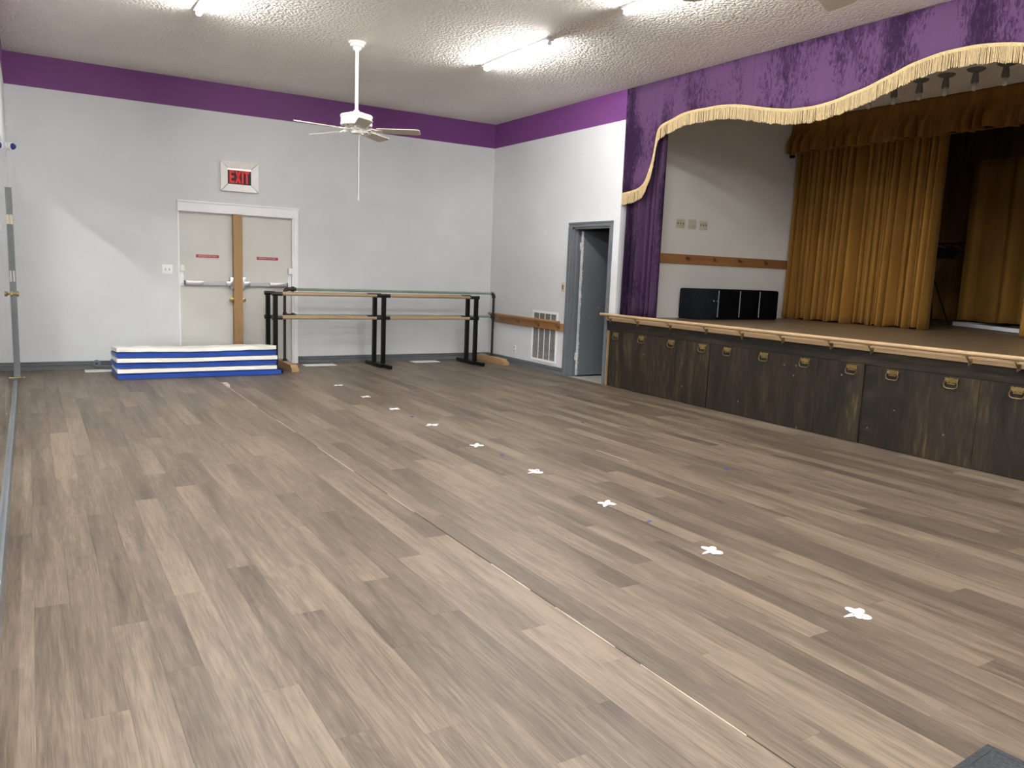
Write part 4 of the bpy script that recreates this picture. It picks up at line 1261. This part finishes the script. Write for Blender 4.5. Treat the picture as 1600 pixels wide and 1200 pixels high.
# black boxes in a row
BL = ['leftmost black padded box coloured as if lit, with a small stud', 'second black padded box from the left of four', 'third black padded box from the left of four', 'rightmost black padded box, beside the gold curtain']
for k, (x0, x1) in enumerate(((1.025, 1.385), (1.405, 1.785), (1.803, 2.165), (2.192, 2.545))):
    t = thing('padded_box', ((x0 + x1) / 2, -3.43, ZS), BL[k], 'box', 'black padded boxes in a row on stage')
    cx = (x0 + x1) / 2
    MB().cbox((cx, -3.43, ZS + .202), (x1 - x0, .36, .392), .022).build('body', 'carpet_lit' if k == 0 else 'carpet_black', t)
    MB().box(x0 + .015, x1 - .015, -3.60, -3.26, ZS, ZS + .008).build('base_skid', 'black', t, smooth=0)
    if k < 3:
        MB().box(x1 + .001, x1 + .006, -3.612, -3.60, ZS + .03, ZS + .38).build('edge_piping', 'alum', t, smooth=0)
    if k == 0:
        MB().lathe([(.010, 0), (.010, -.006), (.005, -.010)], (x1 - .085, -3.608, ZS + .245), 10, 'y').lathe([(.007, 0), (.007, -.006), (.004, -.008)], (x1 - .02, -3.608, ZS + .245), 10, 'y').build('stud', 'alum', t)

# lamp on a tripod in the gap
t = thing('tripod_lamp', (4.75, -4.55, ZS), 'black stage lamp on a tripod in the dark curtain gap', 'stage lamp')
bx, by = 4.62, -4.52
MB().tube([(bx, by, ZS + .55), (bx, by, 2.00)], .016, 10).build('pole', 'black', t)
for k in range(3):
    a = R(100 + 120 * k)
    MB().tube([(bx, by, ZS + .72), (bx + .36 * math.cos(a), by + .36 * math.sin(a), ZS + .012)], .011, 8).lathe([(.014, 0), (.017, .006), (.012, .03)], (bx + .36 * math.cos(a), by + .36 * math.sin(a), ZS), 8).build('leg', 'black', t)
MB().tube([(bx, by + .03, 2.03), (bx, by - .42, 2.03)], .014, 8).build('crossbar', 'black', t)
for k, yy in enumerate((-.08, -.30)):
    MB().lathe([(.045, .14), (.075, .10), (.082, .0), (.092, -.10), (.090, -.12), (.075, -.115)], (bx - .02, by + yy, 1.90), 16, 'x').build('lamp_head', 'black', t)
    MB().tube([(bx - .02, by + yy - .095, 1.90), (bx - .02, by + yy - .095, 1.99), (bx - .01, by + yy, 2.02), (bx - .02, by + yy + .095, 1.99), (bx - .02, by + yy + .095, 1.90)], .008, 6).build('yoke', 'black', t)

# folded table lying on the stage
t = thing('folding_table', (4.6, -5.5, ZS), 'white folding table lying under the rear gold curtain', 'table')
A = Vector((4.885, -4.70, 0)); Bp = Vector((4.10, -6.02, 0))
ax = (Bp - A).normalized()
nn = Vector((-ax.y, ax.x, 0))
if nn.x < 0: nn = -nn
LN, WD = 1.83, .74
def rr(l0, l1, w0, w1, r, n=6):
    out = []
    for (cx, cy, a0) in ((l1 - r, w1 - r, 0), (l0 + r, w1 - r, 90), (l0 + r, w0 + r, 180), (l1 - r, w0 + r, 270)):
        for k in range(n + 1):
            a = R(a0 + 90 * k / n); out.append((cx + r * math.cos(a), cy + r * math.sin(a)))
    return out
q = lambda u, v, z: A + ax * u + nn * v + Vector((0, 0, ZS + z))
MB().prism(rr(0, LN, 0, WD, .09), .018, lambda u, v, s: q(u, v, .012 + s)).build('table_top', 'table_white', t)
o_, i_ = rr(0, LN, 0, WD, .09), rr(.022, LN - .022, .022, WD - .022, .07)
b = MB()
n_ = len(o_)
for z in (.03, .062):
    b.v += [q(u, v, z) for u, v in o_] + [q(u, v, z) for u, v in i_]
for k in range(n_):
    k2 = (k + 1) % n_
    b.face((k, k2, n_ + k2, n_ + k)); b.face((2 * n_ + k, 2 * n_ + k2, 3 * n_ + k2, 3 * n_ + k))
    b.face((k, k2, 2 * n_ + k2, 2 * n_ + k)); b.face((n_ + k, n_ + k2, 3 * n_ + k2, 3 * n_ + k))
b.build('rim', 'table_white', t)
MB().prism(rr(.0, .13, .02, WD - .02, .05), .03, lambda u, v, s: q(u + .022, v, .030 + s)).build('end_cap', 'table_white', t)
for v in (.10, WD - .10):
    MB().tube([q(.2, v, .045), q(LN - .2, v, .045)], .013, 8).build('frame_rail', 'table_gray', t)
for u in (.25, LN - .25):
    MB().tube([q(u, .10, .045), q(u, WD - .10, .045)], .012, 8).build('folded_leg', 'table_gray', t)
for u in (.1, LN - .1):
    MB().box(q(u, .3, 0).x - .05, q(u, .3, 0).x + .05, q(u, .3, 0).y - .02, q(u, .3, 0).y + .02, ZS, ZS + .012).build('skid', 'table_gray', t, smooth=0)

# ------------------------------------------------------------------ things on the floor
def wing(b, cx, cy, ang, ln, wd, z0, tip=.35, th=.0012):
    n = 14
    poly = []
    for k in range(n):
        a = 2 * math.pi * k / n
        u = ln * (.5 + .5 * math.cos(a)); v = wd / 2 * math.sin(a) * (1 - tip * (u / ln))
        poly.append((cx + u * math.cos(ang) - v * math.sin(ang), cy + u * math.sin(ang) + v * math.cos(ang)))
    b.prism(poly, th, lambda u, v, s: (u, v, z0 + s))
def butterfly(c, rot, kind, label):
    t = thing('paper_butterfly', (c[0], c[1], 0), label, 'paper cutout', 'white paper butterflies in a row on the floor')
    specs = [(115, .078, .034, .75), (20, .062, .040, .0), (-35, .060, .040, .1), (205, .056, .046, -.2), (160, .050, .034, .1)] if kind == 0 else [(125, .070, .036, .5), (50, .050, .040, 0), (-55, .066, .036, .3), (215, .055, .045, 0)]
    for k, (a, ln, wd, tp) in enumerate(specs):
        ln *= 1.12; wd *= 1.1
        b = MB()
        wing(b, c[0], c[1], R(a + rot), ln, wd, .0006 + k * .0003, tp)
        b.build('wing', 'paper', t, smooth=0)
    MB().tube([(c[0] + .03 * math.cos(R(115 + rot)), c[1] + .03 * math.sin(R(115 + rot)), .003), (c[0], c[1], .004), (c[0] - .03 * math.cos(R(115 + rot)), c[1] - .03 * math.sin(R(115 + rot)), .003)], .003, 6).build('body', 'paper', t)
BF = [(-3.318, -9.09, 60, 0), (-3.322, -8.235, 75, 0), (-3.305, -7.325, 95, 1), (-3.288, -6.49, 80, 0), (-3.275, -5.59, 110, 1), (-3.245, -4.705, 70, 1), (-3.250, -3.838, 88, 1), (-3.254, -3.05, 100, 1), (-3.253, -2.175, 84, 1)]
ORD = ['nearest the viewer, beyond the rubber mat', 'second nearest the viewer', 'third nearest the viewer', 'fourth from the viewer along the row', 'fifth and middle one of the row', 'fourth from the back wall end', 'third from the back wall end', 'second from the back wall end', 'closest to the back wall and barres']
for (x, yv, ro, kd), od in zip(BF, ORD):
    butterfly((x, yv), ro, kd, 'white paper butterfly on the floor, ' + od)
BT = [(-3.298, -7.715, .045, .02, 20, 'small blue tape scrap near the third paper butterfly'), (-3.254, -5.96, .05, .03, 60, 'small blue tape scrap between the fourth and fifth butterflies'),
      (-3.252, -4.275, .05, .03, 60, 'small blue tape scrap toward the back between two butterflies'), (-1.898, -6.99, .07, .028, 75, 'blue tape scrap closer to the stage, nearest its front'), (-1.84, -5.085, .06, .022, 75, 'blue tape scrap closer to the stage, toward the doorway')]
for (x, yv, a, c_, ro, lab) in BT:
    rm = Matrix.Rotation(R(ro), 3, 'Z')
    b = MB().prism([(-a / 2, -c_ / 2), (a / 2 - .006, -c_ / 2), (a / 2, -c_ / 6), (a / 2 - .005, c_ / 2), (-a / 2 + .004, c_ / 2), (-a / 2 - .003, 0)], .001, lambda u, v, s: Vector((x, yv, s + .0002)) + rm @ Vector((u, v, 0)))
    tag(b.build('tape_scrap', 'blue_tape', base=(x, yv, 0), smooth=0), lab, 'tape', 'blue tape scraps on the floor')
b = MB().prism([(-4.47, -1.62), (-4.40, -1.60), (-4.405, -1.78), (-4.445, -2.0), (-4.462, -2.0), (-4.455, -1.8)], .0012, lambda u, v, s: (u, v, s + .0002))
tag(b.build('tape_strip', 'seam_light', base=(-4.44, -1.8, 0), smooth=0), 'pale tape strip on the floor seam in front of gym mat', 'tape')
t = thing('rubber_mat', (-4.3, -10.6, 0), 'black rubber floor mat at the bottom right corner', 'mat')
rm = Matrix.Rotation(R(4), 3, 'Z')
o0 = Vector((-3.83, -9.90, 0))
MB().prism([(0, 0), (-.95, 0), (-.95, -1.4), (0, -1.4)], .008, lambda u, v, s: o0 + rm @ Vector((u, v, s + .0005))).build('base', 'rubber', t, smooth=0)
b = MB()
for (x0, x1, y0, y1) in ((-.95, 0, -.022, 0), (-.95, 0, -1.4, -1.378), (-.95, -.928, -1.378, -.022), (-.022, 0, -1.378, -.022)):
    b.prism([(x0, y0), (x1, y0), (x1, y1), (x0, y1)], .0012, lambda u, v, s: o0 + rm @ Vector((u, v, s + .0085)))
b.build('border', 'rubber', t, smooth=0)
